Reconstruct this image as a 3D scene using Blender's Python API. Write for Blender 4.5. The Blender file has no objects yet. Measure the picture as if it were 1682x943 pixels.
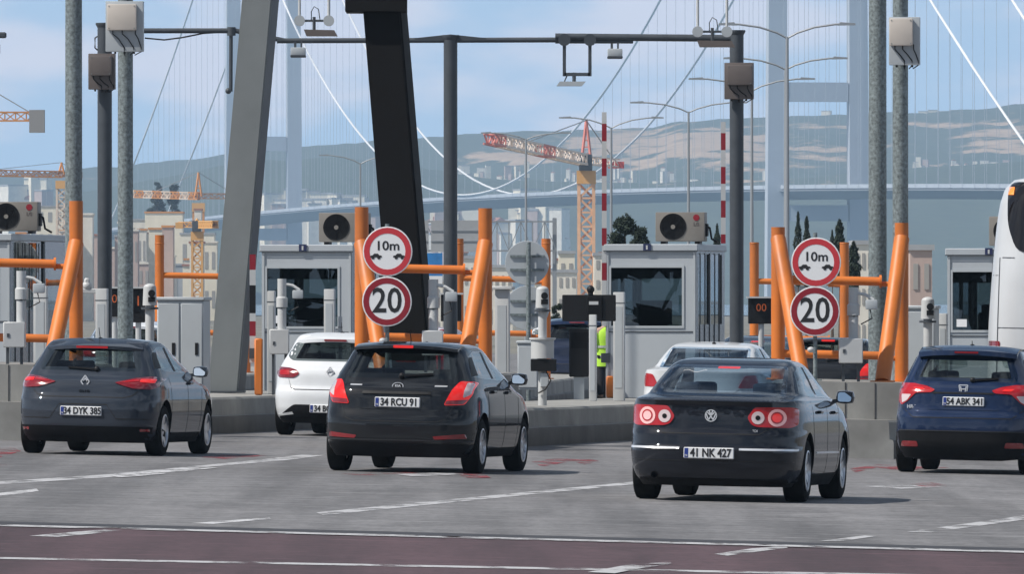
import bpy, bmesh, math, random
import numpy as np
from mathutils import Vector, Matrix
from mathutils.geometry import delaunay_2d_cdt

SC = bpy.context.scene
C = SC.collection
R = math.radians
random.seed(7)

# ---------------------------------------------------------------- camera
F = 18689.0          # focal length in photo pixels (400 mm lens)
HZ = 490.0           # horizon row
CAMH = 2.05          # eye height
K = 0.021            # crossfall of the plaza, falling to the right
cam = bpy.data.cameras.new('camera'); cam_o = bpy.data.objects.new('camera', cam); C.objects.link(cam_o)
cam.lens = 400.0; cam.sensor_width = 36.0; cam.sensor_fit = 'HORIZONTAL'
cam.clip_start = 1.0; cam.clip_end = 60000.0
cam.shift_y = -(HZ - 471.5) / 1682.0 * -1.0
cam_o.location = (0, 0, CAMH); cam_o.rotation_euler = (R(90), 0, 0)
SC.camera = cam_o

# ---------------------------------------------------------------- light
SUN_EL, SUN_AZ = R(50), math.atan2(-0.88, -0.36)       # high, from the left and a little behind the camera
sun_dir = Vector((math.sin(SUN_AZ) * math.cos(SUN_EL), math.cos(SUN_AZ) * math.cos(SUN_EL), math.sin(SUN_EL)))
sl = bpy.data.lights.new('sun', 'SUN'); sl.energy = 4.5; sl.angle = R(0.6); sl.color = (1.0, 0.95, 0.88)
so = bpy.data.objects.new('sun', sl); C.objects.link(so)
so.rotation_euler = sun_dir.to_track_quat('Z', 'Y').to_euler(); so.location = (-40, -20, 80)

W = bpy.data.worlds.new('World'); SC.world = W; W.use_nodes = True
nt = W.node_tree; nt.nodes.clear()
def N(t, typ, **kw):
    n = t.nodes.new(typ)
    for k, v in kw.items():
        if k.startswith('i_'):
            n.inputs[k[2:].replace('_', ' ')].default_value = v
        else: setattr(n, k, v)
    return n
L = nt.links.new
sky = N(nt, 'ShaderNodeTexSky'); sky.sky_type = 'NISHITA'; sky.sun_disc = False
sky.sun_elevation = SUN_EL; sky.sun_rotation = SUN_AZ; sky.air_density = 1.0; sky.dust_density = 0.6
bg1 = N(nt, 'ShaderNodeBackground'); bg1.inputs['Strength'].default_value = 0.055; L(sky.outputs[0], bg1.inputs['Color'])
tc = N(nt, 'ShaderNodeTexCoord')
sep = N(nt, 'ShaderNodeSeparateXYZ'); L(tc.outputs['Generated'], sep.inputs[0])
# clouds: low banks near the horizon, larger ones overhead
mp = N(nt, 'ShaderNodeMapping'); mp.inputs['Scale'].default_value = (32, 32, 95); mp.inputs['Location'].default_value = (3.4, 0, 0.35); L(tc.outputs['Generated'], mp.inputs[0])
nz = N(nt, 'ShaderNodeTexNoise'); nz.inputs['Scale'].default_value = 1.0; nz.inputs['Detail'].default_value = 5; nz.inputs['Roughness'].default_value = 0.5
L(mp.outputs[0], nz.inputs['Vector'])
cr = N(nt, 'ShaderNodeMapRange'); cr.inputs[1].default_value = 0.42; cr.inputs[2].default_value = 0.60; cr.interpolation_type = 'SMOOTHSTEP'; L(nz.outputs[0], cr.inputs[0])
cl = N(nt, 'ShaderNodeMix', data_type='RGBA')
cl.inputs[6].default_value = (0.45, 0.64, 0.87, 1); cl.inputs[7].default_value = (0.82, 0.82, 0.93, 1); L(cr.outputs[0], cl.inputs[0])
bg2 = N(nt, 'ShaderNodeBackground'); bg2.inputs['Strength'].default_value = 1.12; L(cl.outputs[2], bg2.inputs['Color'])
nz2 = N(nt, 'ShaderNodeTexNoise'); nz2.inputs['Scale'].default_value = 5.5; nz2.inputs['Detail'].default_value = 7; L(tc.outputs['Generated'], nz2.inputs['Vector'])
cr2 = N(nt, 'ShaderNodeMapRange'); cr2.inputs[1].default_value = 0.47; cr2.inputs[2].default_value = 0.60; L(nz2.outputs[0], cr2.inputs[0])
bg3 = N(nt, 'ShaderNodeBackground'); bg3.inputs['Color'].default_value = (0.74, 0.83, 0.96, 1); bg3.inputs['Strength'].default_value = 0.62
mxa = N(nt, 'ShaderNodeMixShader'); L(cr2.outputs[0], mxa.inputs[0]); L(bg1.outputs[0], mxa.inputs[1]); L(bg3.outputs[0], mxa.inputs[2])
er = N(nt, 'ShaderNodeMapRange'); er.inputs[1].default_value = 0.05; er.inputs[2].default_value = 0.22; L(sep.outputs['Z'], er.inputs[0])
mxb = N(nt, 'ShaderNodeMixShader'); L(er.outputs[0], mxb.inputs[0]); L(bg2.outputs[0], mxb.inputs[1]); L(mxa.outputs[0], mxb.inputs[2])
wo = N(nt, 'ShaderNodeOutputWorld'); L(mxb.outputs[0], wo.inputs['Surface'])

vs = SC.view_settings
vs.view_transform = 'Standard'; vs.look = 'None'; vs.gamma = 1.0; vs.exposure = 0.24; vs.use_curve_mapping = False
SC.render.engine = 'CYCLES'
SC.cycles.use_denoising = True
SC.cycles.max_bounces = 8; SC.cycles.diffuse_bounces = 3; SC.cycles.glossy_bounces = 4
SC.cycles.transparent_max_bounces = 24; SC.cycles.volume_bounces = 0
SC.cycles.caustics_reflective = False; SC.cycles.caustics_refractive = False

# ---------------------------------------------------------------- helpers
def gz(x): return -K * x
def wx(px, Y): return (px - 841.0) * Y / F
def wz(py, Y): return CAMH - (py - HZ) * Y / F
def P(px, py, Y): return Vector((wx(px, Y), Y, wz(py, Y)))
def G(px, py, up=0.0):                      # a photo point on the sloping plaza surface
    Y = F * CAMH / (py - HZ - K * (px - 841.0)); X = wx(px, Y)
    return Vector((X, Y, gz(X) + up))

def tag(o, label=None, cat=None, group=None, kind=None):
    if label: o['label'] = label
    if cat: o['category'] = cat
    if group: o['group'] = group
    if kind: o['kind'] = kind
    return o
def thing(name, label, cat, loc=(0, 0, 0), rot=(0, 0, 0), group=None):
    o = bpy.data.objects.new(name, None); C.objects.link(o); o.empty_display_size = 0.3
    o.location = loc; o.rotation_euler = rot
    return tag(o, label, cat, group)
def copy_tree(o, parent=None):
    c = o.copy(); C.objects.link(c); c.parent = parent
    for ch in o.children: copy_tree(ch, c)
    return c

class MB:
    """collects shapes; build() links them as one mesh object"""
    def __init__(s): s.bm = bmesh.new(); s.mi = 0
    def _fin(s, vs_):
        fs = set(f for v in vs_ for f in v.link_faces)
        for f in fs: f.material_index = s.mi
        return s
    def _add(s, verts, faces):
        vs_ = [s.bm.verts.new(v) for v in verts]
        for f in faces:
            try: nf = s.bm.faces.new([vs_[i] for i in f]); nf.material_index = s.mi
            except ValueError: pass
        return vs_
    def box(s, x0, x1, y0, y1, z0, z1, bev=0.0, seg=1):
        b = bmesh.new()
        r = bmesh.ops.create_cube(b, size=1.0)
        for v in r['verts']:
            v.co = Vector((x0 + (v.co.x + .5) * (x1 - x0), y0 + (v.co.y + .5) * (y1 - y0), z0 + (v.co.z + .5) * (z1 - z0)))
        if bev > 0:
            bmesh.ops.bevel(b, geom=b.edges[:], offset=bev, segments=seg, profile=0.6, affect='EDGES')
        s._merge(b); return s
    def _merge(s, b, M=None):
        b.verts.index_update(); b.verts.ensure_lookup_table()
        m = {}
        for v in b.verts: m[v.index] = s.bm.verts.new(M @ v.co if M else v.co)
        for f in b.faces:
            nf = s.bm.faces.new([m[v.index] for v in f.verts]); nf.material_index = s.mi
        b.free()
    def cyl(s, p0, p1, r0, r1=None, seg=14, cap=True):
        p0, p1 = Vector(p0), Vector(p1); r1 = r0 if r1 is None else r1
        d = (p1 - p0).normalized(); q = d.to_track_quat('Z', 'Y')
        a = [p0 + q @ Vector((r0 * math.cos(2 * math.pi * i / seg), r0 * math.sin(2 * math.pi * i / seg), 0)) for i in range(seg)]
        b = [p1 + q @ Vector((r1 * math.cos(2 * math.pi * i / seg), r1 * math.sin(2 * math.pi * i / seg), 0)) for i in range(seg)]
        fc = [(i, (i + 1) % seg, seg + (i + 1) % seg, seg + i) for i in range(seg)]
        if cap: fc += [tuple(range(seg - 1, -1, -1)), tuple(range(seg, 2 * seg))]
        s._add(a + b, fc); return s
    def tube(s, pts, r, seg=8):
        pts = [Vector(p) for p in pts]; n = len(pts); rings = []
        for i, p in enumerate(pts):
            d = (pts[min(i + 1, n - 1)] - pts[max(i - 1, 0)]).normalized()
            q = d.to_track_quat('Z', 'Y'); rr = r[i] if isinstance(r, (list, tuple)) else r
            rings.append([p + q @ Vector((rr * math.cos(2 * math.pi * k / seg), rr * math.sin(2 * math.pi * k / seg), 0)) for k in range(seg)])
        v = [q for rg in rings for q in rg]; fc = []
        for i in range(n - 1):
            # align ring start to limit twist
            for k in range(seg):
                fc.append((i * seg + k, i * seg + (k + 1) % seg, (i + 1) * seg + (k + 1) % seg, (i + 1) * seg + k))
        fc += [tuple(range(seg - 1, -1, -1)), tuple(range((n - 1) * seg, n * seg))]
        s._add(v, fc); return s
    def bar(s, p0, p1, w, h=None):              # square bar
        p0, p1 = Vector(p0), Vector(p1); h = w if h is None else h
        d = (p1 - p0).normalized(); q = d.to_track_quat('Z', 'Y')
        o = [Vector((-w / 2, -h / 2, 0)), Vector((w / 2, -h / 2, 0)), Vector((w / 2, h / 2, 0)), Vector((-w / 2, h / 2, 0))]
        s._add([p0 + q @ k for k in o] + [p1 + q @ k for k in o],
               [(3, 2, 1, 0), (4, 5, 6, 7), (0, 1, 5, 4), (1, 2, 6, 5), (2, 3, 7, 6), (3, 0, 4, 7)]); return s
    def sphere(s, c, r, sc=(1, 1, 1), u=14, v=9):
        b = bmesh.new(); bmesh.ops.create_uvsphere(b, u_segments=u, v_segments=v, radius=r)
        for q in b.verts: q.co = Vector((q.co.x * sc[0], q.co.y * sc[1], q.co.z * sc[2])) + Vector(c)
        s._merge(b); return s
    def prism(s, poly, a0, a1, axis='y'):       # polygon in the two other axes, extruded along axis
        def m(u, v, a):
            return {'y': (u, a, v), 'x': (a, u, v), 'z': (u, v, a)}[axis]
        n = len(poly)
        v = [m(u, w, a0) for u, w in poly] + [m(u, w, a1) for u, w in poly]
        fc = [tuple(range(n)), tuple(range(2 * n - 1, n - 1, -1))] + [(i, (i + 1) % n, n + (i + 1) % n, n + i) for i in range(n)]
        s._add(v, fc); return s
    def lathe(s, prof, c=(0, 0, 0), axis='z', seg=24):
        c = Vector(c); v = []; fc = []; n = len(prof)
        for i in range(seg):
            t = 2 * math.pi * i / seg
            for r, h in prof:
                p = {'z': (r * math.cos(t), r * math.sin(t), h), 'y': (r * math.cos(t), h, r * math.sin(t)), 'x': (h, r * math.cos(t), r * math.sin(t))}[axis]
                v.append(c + Vector(p))
        for i in range(seg):
            j = (i + 1) % seg
            for k in range(n - 1): fc.append((i * n + k, j * n + k, j * n + k + 1, i * n + k + 1))
        s._add(v, fc); return s
    def quad(s, a, b, c, d): s._add([a, b, c, d], [(0, 1, 2, 3)]); return s
    def build(s, name, m, parent=None, ang=35, loc=None, recalc=True):
        bm = s.bm
        if recalc: bmesh.ops.recalc_face_normals(bm, faces=bm.faces[:])
        me = bpy.data.meshes.new(name); bm.to_mesh(me); bm.free()
        for mm in (m if isinstance(m, (list, tuple)) else [m]): me.materials.append(mm)
        return link(name, me, parent, ang, loc)
def link(name, me, parent=None, ang=35, loc=None):
    if ang:
        me.polygons.foreach_set('use_smooth', [True] * len(me.polygons)); me.set_sharp_from_angle(angle=R(ang))
    o = bpy.data.objects.new(name, me); C.objects.link(o)
    if parent: o.parent = parent
    if loc is not None: o.location = loc
    return o
def text_mesh(name, txt, size, mat, parent, M, ext=0.002, align='CENTER', bold=0.0, sx=1.0):
    cu = bpy.data.curves.new(name, 'FONT'); cu.body = txt; cu.size = size; cu.align_x = align; cu.align_y = 'CENTER'
    cu.extrude = ext; cu.offset = bold; cu.resolution_u = 3
    t = bpy.data.objects.new(name, cu); C.objects.link(t)
    dg = bpy.context.evaluated_depsgraph_get()
    me = bpy.data.meshes.new_from_object(t.evaluated_get(dg)); bpy.data.objects.remove(t)
    me.transform(M @ Matrix.Rotation(R(90), 4, 'X') @ Matrix.Diagonal((sx, 1, 1, 1)))
    me.materials.clear(); me.materials.append(mat)
    return link(name, me, parent, 0)
def rpoly(pts, r, seg=4):                       # rounded polygon
    out = []; n = len(pts)
    for i in range(n):
        p = Vector(pts[i]); a = Vector(pts[i - 1]); b = Vector(pts[(i + 1) % n])
        rr = r[i] if isinstance(r, (list, tuple)) else r
        if rr <= 0: out.append(tuple(p)); continue
        da = (a - p); db = (b - p); k = min(rr, da.length * .45, db.length * .45)
        A = p + da.normalized() * k; B = p + db.normalized() * k
        for j in range(seg + 1):
            t = j / seg; out.append(tuple(A * (1 - t) ** 2 + p * 2 * t * (1 - t) + B * t * t))
    return out
def circle(cx, cz, r, n=20, rz=None): return [(cx + r * math.cos(2 * math.pi * i / n), cz + (rz or r) * math.sin(2 * math.pi * i / n)) for i in range(n)]

# ---------------------------------------------------------------- materials
def mat(name, col, rough=0.6, metal=0.0, var=0.0, scale=3.0, bump=0.0, coat=0.0, emis=None, estr=0.0, stretch=(1, 1, 1), spec=0.5, detail=6, dirt=None, dirt_amt=0.0):
    m = bpy.data.materials.new(name); m.use_nodes = True; t = m.node_tree; b = t.nodes['Principled BSDF']
    b.inputs['Base Color'].default_value = (*col, 1); b.inputs['Roughness'].default_value = rough; b.inputs['Metallic'].default_value = metal
    b.inputs['Coat Weight'].default_value = coat; b.inputs['Coat Roughness'].default_value = 0.03; b.inputs['Specular IOR Level'].default_value = spec
    if emis: b.inputs['Emission Color'].default_value = (*emis, 1); b.inputs['Emission Strength'].default_value = estr
    if var or bump or dirt_amt:
        tc_ = N(t, 'ShaderNodeTexCoord'); mp_ = N(t, 'ShaderNodeMapping'); mp_.inputs['Scale'].default_value = stretch
        t.links.new(tc_.outputs['Object'], mp_.inputs[0])
        n_ = N(t, 'ShaderNodeTexNoise'); n_.inputs['Scale'].default_value = scale; n_.inputs['Detail'].default_value = detail; n_.inputs['Roughness'].default_value = 0.6
        t.links.new(mp_.outputs[0], n_.inputs['Vector'])
        if var:
            r_ = N(t, 'ShaderNodeMapRange'); r_.inputs[1].default_value = 0.28; r_.inputs[2].default_value = 0.72
            r_.inputs[3].default_value = 1 - var; r_.inputs[4].default_value = 1 + var; t.links.new(n_.outputs[0], r_.inputs[0])
            x_ = N(t, 'ShaderNodeMix', data_type='RGBA', blend_type='MULTIPLY'); x_.inputs[0].default_value = 1.0; x_.inputs[6].default_value = (*col, 1)
            t.links.new(r_.outputs[0], x_.inputs[7]); src = x_.outputs[2]
            if dirt_amt:
                n2 = N(t, 'ShaderNodeTexNoise'); n2.inputs['Scale'].default_value = scale * .35; n2.inputs['Detail'].default_value = 8
                t.links.new(mp_.outputs[0], n2.inputs['Vector'])
                r2 = N(t, 'ShaderNodeMapRange'); r2.inputs[1].default_value = 0.5; r2.inputs[2].default_value = 0.72; r2.inputs[4].default_value = dirt_amt; t.links.new(n2.outputs[0], r2.inputs[0])
                x2 = N(t, 'ShaderNodeMix', data_type='RGBA'); x2.inputs[7].default_value = (*dirt, 1); t.links.new(r2.outputs[0], x2.inputs[0]); t.links.new(src, x2.inputs[6]); src = x2.outputs[2]
            t.links.new(src, b.inputs['Base Color'])
            r3 = N(t, 'ShaderNodeMapRange'); r3.inputs[3].default_value = max(rough - .12, .02); r3.inputs[4].default_value = min(rough + .12, 1); t.links.new(n_.outputs[0], r3.inputs[0]); t.links.new(r3.outputs[0], b.inputs['Roughness'])
        if bump:
            u_ = N(t, 'ShaderNodeBump'); u_.inputs['Strength'].default_value = bump; u_.inputs['Distance'].default_value = 0.02
            t.links.new(n_.outputs[0], u_.inputs['Height']); t.links.new(u_.outputs[0], b.inputs['Normal'])
    return m
def glass_mat(name, tint, ior=1.5, rough=0.0):
    m = bpy.data.materials.new(name); m.use_nodes = True; t = m.node_tree; t.nodes.clear()
    tr = N(t, 'ShaderNodeBsdfTransparent'); tr.inputs[0].default_value = (*tint, 1)
    gl = N(t, 'ShaderNodeBsdfGlossy'); gl.inputs['Roughness'].default_value = rough
    f0 = ((ior - 1) / (ior + 1)) ** 2                # Schlick, the same from both faces of the pane
    ge = N(t, 'ShaderNodeNewGeometry'); dt = N(t, 'ShaderNodeVectorMath', operation='DOT_PRODUCT'); t.links.new(ge.outputs['Normal'], dt.inputs[0]); t.links.new(ge.outputs['Incoming'], dt.inputs[1])
    ab = N(t, 'ShaderNodeMath', operation='ABSOLUTE'); t.links.new(dt.outputs['Value'], ab.inputs[0])
    om = N(t, 'ShaderNodeMath', operation='SUBTRACT'); om.inputs[0].default_value = 1; t.links.new(ab.outputs[0], om.inputs[1])
    pw_ = N(t, 'ShaderNodeMath', operation='POWER'); pw_.inputs[1].default_value = 5; t.links.new(om.outputs[0], pw_.inputs[0])
    fr = N(t, 'ShaderNodeMath', operation='MULTIPLY_ADD'); fr.inputs[1].default_value = 1 - f0; fr.inputs[2].default_value = f0; t.links.new(pw_.outputs[0], fr.inputs[0])
    mx = N(t, 'ShaderNodeMixShader'); t.links.new(fr.outputs[0], mx.inputs[0]); t.links.new(tr.outputs[0], mx.inputs[1]); t.links.new(gl.outputs[0], mx.inputs[2])
    o = N(t, 'ShaderNodeOutputMaterial'); t.links.new(mx.outputs[0], o.inputs[0]); return m

M = {}
M['black'] = mat('black_plastic', (0.010, 0.010, 0.011), 0.5, spec=.25)
M['trim'] = mat('black_trim', (0.010, 0.010, 0.011), 0.65, var=.25, scale=9, spec=.10)
M['rubber'] = mat('tyre_rubber', (0.012, 0.012, 0.012), 0.9, var=.3, scale=20, spec=.08)
M['alloy'] = mat('alloy', (0.55, 0.56, 0.58), 0.28, 0.85)
M['chrome'] = mat('chrome', (0.78, 0.79, 0.81), 0.30, 0.55)
M['mirror'] = mat('mirror', (0.92, 0.95, 0.97), 0.02, 1.0)
M['white'] = mat('white_paint', (0.78, 0.79, 0.80), 0.45, var=.05, scale=5)
M['plate'] = mat('plate_white', (0.70, 0.71, 0.72), 0.4)
M['plateblue'] = mat('plate_blue', (0.012, 0.035, 0.22), 0.5)
M['ink'] = mat('ink', (0.01, 0.01, 0.012), 0.6)
M['redlens'] = mat('red_lens', (0.38, 0.006, 0.010), 0.2, coat=.5, emis=(1, .02, .02), estr=0.015)
M['redlit'] = mat('red_lens_lit', (0.50, 0.008, 0.006), 0.2, coat=.5, emis=(1, .025, .015), estr=0.30)
M['reddark'] = mat('red_lens_dark', (0.20, 0.006, 0.010), 0.15, coat=1.0)
M['clearlens'] = mat('clear_lens', (0.62, 0.50, 0.50), 0.1, coat=1.0)
M['amberlens'] = mat('amber_lens', (0.8, 0.22, 0.02), 0.15, coat=1.0, emis=(1, .3, .05), estr=0.5)
M['glass'] = glass_mat('car_glass', (0.84, 0.88, 0.875), 1.45)
M['glassdark'] = glass_mat('tinted_glass', (0.42, 0.45, 0.45), 1.5)
M['glassrear'] = glass_mat('rear_glass', (0.74, 0.78, 0.775), 1.6)
M['glassblue'] = glass_mat('saloon_rear_glass', (0.76, 0.85, 0.93), 1.4)
M['navytag'] = mat('navy_tag', (.012, .02, .075), .5)
M['kerbdark'] = mat('kerb_scuffed', (0.115, 0.108, 0.098), 0.85, var=.3, scale=1.6, bump=.25, dirt=(.04, .04, .04), dirt_amt=.8)
M['boothglass'] = glass_mat('booth_glass', (0.36, 0.41, 0.42), 1.6)
M['orange'] = mat('orange_paint', (0.60, 0.165, 0.022), 0.5, var=.12, scale=2.2, dirt=(.24, .085, .03), dirt_amt=.75, bump=.06)
M['galv'] = mat('galvanised', (0.165, 0.195, 0.20), 0.6, 0.15, var=.55, scale=24, detail=3)
M['anthracite'] = mat('anthracite', (0.050, 0.058, 0.068), 0.5, var=.15, scale=5)
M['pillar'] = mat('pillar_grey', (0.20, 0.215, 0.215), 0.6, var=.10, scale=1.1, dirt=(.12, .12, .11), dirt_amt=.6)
M['pillarshade'] = mat('pillar_shaded_side', (0.035, 0.042, 0.055), 0.5, var=.1, scale=2)  # shade on the grey leg's right face put into the colour
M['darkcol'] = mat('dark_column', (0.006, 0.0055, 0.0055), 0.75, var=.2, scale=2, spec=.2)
M['concrete'] = mat('concrete', (0.285, 0.28, 0.262), 0.85, var=.20, scale=1.8, bump=.25, dirt=(.11, .105, .095), dirt_amt=.75)
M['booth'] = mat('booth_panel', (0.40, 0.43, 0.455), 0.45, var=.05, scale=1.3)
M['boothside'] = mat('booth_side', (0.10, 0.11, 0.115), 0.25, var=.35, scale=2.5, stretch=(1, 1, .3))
M['equip'] = mat('equipment_grey', (0.48, 0.49, 0.49), 0.5, var=.06, scale=3)
M['cabinet'] = mat('cabinet_grey', (0.40, 0.43, 0.45), 0.5, var=.06, scale=2)
M['beige'] = mat('beige_box', (0.52, 0.47, 0.42), 0.5, var=.06, scale=3)
M['taupe'] = mat('taupe_box', (0.12, 0.10, 0.092), 0.5, var=.08, scale=3)
M['acbody'] = mat('ac_body', (0.20, 0.185, 0.165), 0.5, var=.08, scale=3)
M['signwhite'] = mat('sign_white', (0.74, 0.75, 0.76), 0.4)
M['signred'] = mat('sign_red', (0.50, 0.035, 0.045), 0.4)
M['signred2'] = mat('sign_deep_red', (0.24, 0.010, 0.020), 0.4)
M['led'] = mat('led_orange', (0.3, 0.06, 0.015), 0.5, emis=(1, .22, .05), estr=0.16)
M['vest'] = mat('hi_vis', (0.42, 0.72, 0.05), 0.75, var=.12, scale=9, emis=None)
M['reflect'] = mat('reflective_tape', (0.42, 0.44, 0.42), 0.4)
M['skin'] = mat('skin', (0.50, 0.32, 0.24), 0.55)
M['hair'] = mat('hair', (0.20, 0.13, 0.08), 0.6, var=.3, scale=40)
M['cloth'] = mat('dark_cloth', (0.015, 0.016, 0.022), 0.85, var=.2, scale=12)
M['seat'] = mat('seat_cloth', (0.022, 0.023, 0.027), 0.85, var=.2, scale=14)

# ================================================================ SETTING
def sheet(name, poly, m, up=0.0):               # flat sheet lying on the sloping plaza, plan polygon
    me = bpy.data.meshes.new(name); me.from_pydata([(x, y, gz(x) + up) for x, y in poly], [], [tuple(range(len(poly)))]); me.materials.append(m)
    o = bpy.data.objects.new(name, me); C.objects.link(o); return tag(o, kind='structure')

def road_mat(name, col, streak, tyre=True):
    m = bpy.data.materials.new(name); m.use_nodes = True; t = m.node_tree; b = t.nodes['Principled BSDF']; l = t.links.new
    tc_ = N(t, 'ShaderNodeTexCoord')
    def noise(sc, st, det=6, rough=.6):
        mp_ = N(t, 'ShaderNodeMapping'); mp_.inputs['Scale'].default_value = st; mp_.inputs['Rotation'].default_value = (0, 0, R(9)); l(tc_.outputs['Object'], mp_.inputs[0])
        n_ = N(t, 'ShaderNodeTexNoise'); n_.inputs['Scale'].default_value = sc; n_.inputs['Detail'].default_value = det; n_.inputs['Roughness'].default_value = rough; l(mp_.outputs[0], n_.inputs[0]); return n_
    def rng(n_, a, b_, c, d):
        r_ = N(t, 'ShaderNodeMapRange'); r_.inputs[1].default_value = a; r_.inputs[2].default_value = b_; r_.inputs[3].default_value = c; r_.inputs[4].default_value = d; l(n_.outputs[0], r_.inputs[0]); return r_
    big = rng(noise(.16, (1, .35, 1), 5), .3, .7, .84, 1.14)
    fine = rng(noise(11, (1, .25, 1), 6, .75), .32, .68, .74, 1.26)
    groove = rng(noise(1.0, (.5, 3.2, 1), 3, .5), .44, .62, 1 - streak, 1 + streak)      # transverse brooming
    pick = rng(noise(1.0, (.9, 2.6, 1), 5, .6), .58, .68, 0, 1)
    tyre = rng(noise(1.0, (1.15, .035, 1), 3, .5), .36, .62, .68, 1.14)
    patchy = rng(noise(.55, (1, .30, 1), 8, .7), .56, .60, 1.0, .86)
    m0 = N(t, 'ShaderNodeMath', operation='MULTIPLY'); l(tyre.outputs[0], m0.inputs[0]); l(patchy.outputs[0], m0.inputs[1])
    m1 = N(t, 'ShaderNodeMath', operation='MULTIPLY'); l(m0.outputs[0], m1.inputs[0]); l(big.outputs[0], m1.inputs[1]); big = m1
    mul = N(t, 'ShaderNodeMath', operation='MULTIPLY'); l(big.outputs[0], mul.inputs[0]); l(fine.outputs[0], mul.inputs[1])
    mul2 = N(t, 'ShaderNodeMath', operation='MULTIPLY'); l(mul.outputs[0], mul2.inputs[0]); l(groove.outputs[0], mul2.inputs[1])
    cm = N(t, 'ShaderNodeMix', data_type='RGBA', blend_type='MULTIPLY'); cm.inputs[0].default_value = 1; cm.inputs[6].default_value = (*col, 1); l(mul2.outputs[0], cm.inputs[7])
    cm2 = N(t, 'ShaderNodeMix', data_type='RGBA'); l(pick.outputs[0], cm2.inputs[0]); l(cm.outputs[2], cm2.inputs[6]); cm2.inputs[7].default_value = (col[0] * 1.55, col[1] * 1.55, col[2] * 1.55, 1)
    l(cm2.outputs[2], b.inputs['Base Color']); b.inputs['Roughness'].default_value = 0.8
    bu = N(t, 'ShaderNodeBump'); bu.inputs['Strength'].default_value = .25; bu.inputs['Distance'].default_value = .01; l(fine.outputs[0], bu.inputs['Height']); l(bu.outputs[0], b.inputs['Normal'])
    return m
def worn(name, col, cut=.42, scale=2.2, st=(1, .35, 1)):          # road paint with worn gaps
    m = bpy.data.materials.new(name); m.use_nodes = True; t = m.node_tree; b = t.nodes['Principled BSDF']; l = t.links.new
    b.inputs['Base Color'].default_value = (*col, 1); b.inputs['Roughness'].default_value = .7
    tc_ = N(t, 'ShaderNodeTexCoord'); mp_ = N(t, 'ShaderNodeMapping'); mp_.inputs['Scale'].default_value = st; l(tc_.outputs['Object'], mp_.inputs[0])
    n_ = N(t, 'ShaderNodeTexNoise'); n_.inputs['Scale'].default_value = scale; n_.inputs['Detail'].default_value = 8; n_.inputs['Roughness'].default_value = .7; l(mp_.outputs[0], n_.inputs[0])
    r_ = N(t, 'ShaderNodeMapRange'); r_.inputs[1].default_value = cut - .06; r_.inputs[2].default_value = cut + .08; l(n_.outputs[0], r_.inputs[0]); l(r_.outputs[0], b.inputs['Alpha'])
    return m
M['road'] = road_mat('concrete_road', (0.158, 0.155, 0.158), .14)
M['maroon'] = road_mat('maroon_road', (0.072, 0.040, 0.046), .06)
M['line'] = worn('white_road_paint', (0.42, 0.42, 0.43), .45)
M['linew'] = worn('worn_white_paint', (0.50, 0.50, 0.51), .47, 3.0)
M['redpaint'] = worn('red_road_paint', (0.24, 0.040, 0.048), .52, 2.2)
M['gutter'] = mat('gutter', (0.035, 0.035, 0.04), .8, var=.2, scale=2)
M['soil'] = mat('ground_soil', (0.16, 0.15, 0.12), .95, var=.3, scale=.02)
M['water'] = mat('sea_water', (0.10, 0.16, 0.20), .25, var=.15, scale=.01, bump=.2)

me = bpy.data.meshes.new('ground'); me.from_pydata([(-9000, -500, -2.2), (9000, -500, -2.2), (9000, 16000, -2.2), (-9000, 16000, -2.2)], [], [(0, 1, 2, 3)]); me.materials.append(M['soil'])
g = bpy.data.objects.new('ground', me); C.objects.link(g); tag(g, kind='structure')
me = bpy.data.meshes.new('sea'); me.from_pydata([(-4000, 2700, -2.0), (4000, 2700, -2.0), (4000, 7300, -2.0), (-4000, 7300, -2.0)], [], [(0, 1, 2, 3)]); me.materials.append(M['water'])
g = bpy.data.objects.new('sea', me); C.objects.link(g); tag(g, kind='structure')
sheet('toll_plaza_road', [(-75, 30), (75, 30), (75, 420), (-75, 420)], M['road'])
# the maroon cross road in front, its far edge running a little towards us on the right
def edge(y0, y1, x0=0, x1=1682):
    a, b = G(x0, y0), G(x1, y1); d = (b - a)
    return (a - d * 5), (b + d * 5)
e0, e1 = edge(864, 908)
sheet('cross_road', [(e0.x, e0.y), (e1.x, e1.y), (e1.x, 35), (e0.x, 35)], M['maroon'], .004)
def strip(name, ya, yb, m, up, x0=0, x1=1682, yc=None, yd=None):
    a0, a1 = edge(*ya, x0, x1); b0, b1 = edge(*yb, x0, x1)
    sheet(name, [(a0.x, a0.y), (a1.x, a1.y), (b1.x, b1.y), (b0.x, b0.y)], m, up)
strip('road_edge_gutter', (858.5, 902.5), (863.5, 907.5), M['gutter'], .008)
strip('road_edge_line', (864, 908), (867, 911), M['line'], .012)
strip('road_centre_line', (917.5, 949), (920.5, 952.5), M['line'], .008)
def mark(name, pts, m, up=.004):
    q = [G(x, y) for x, y in pts]; sheet(name, [(p.x, p.y) for p in q], m, up)
mark('lane_line', [(-60, 796), (0, 792), (180, 780), (420, 757), (495, 748), (540, 748), (470, 757), (330, 769), (180, 785), (0, 797), (-60, 801)], M['line'])
mark('lane_line', [(180, 783), (290, 772), (365, 769), (250, 782), (195, 786)], M['linew'], .008)
mark('lane_line', [(519, 843), (1033, 793), (1075, 789), (1075, 793), (1033, 797.5), (560, 845), (530, 847)], M['line'])
mark('lane_line', [(313, 861), (443, 851), (445, 854), (350, 862)], M['linew'])
mark('lane_line', [(1347, 890), (1420, 881), (1440, 882), (1385, 890)], M['line'])
mark('lane_line', [(1490, 875), (1682, 848), (1760, 838), (1760, 843), (1682, 855), (1530, 876)], M['line'])
mark('lane_dash', [(48, 882.5), (120, 876), (205, 869.5), (210, 872), (150, 879), (95, 884)], M['line'], .008)
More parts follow.
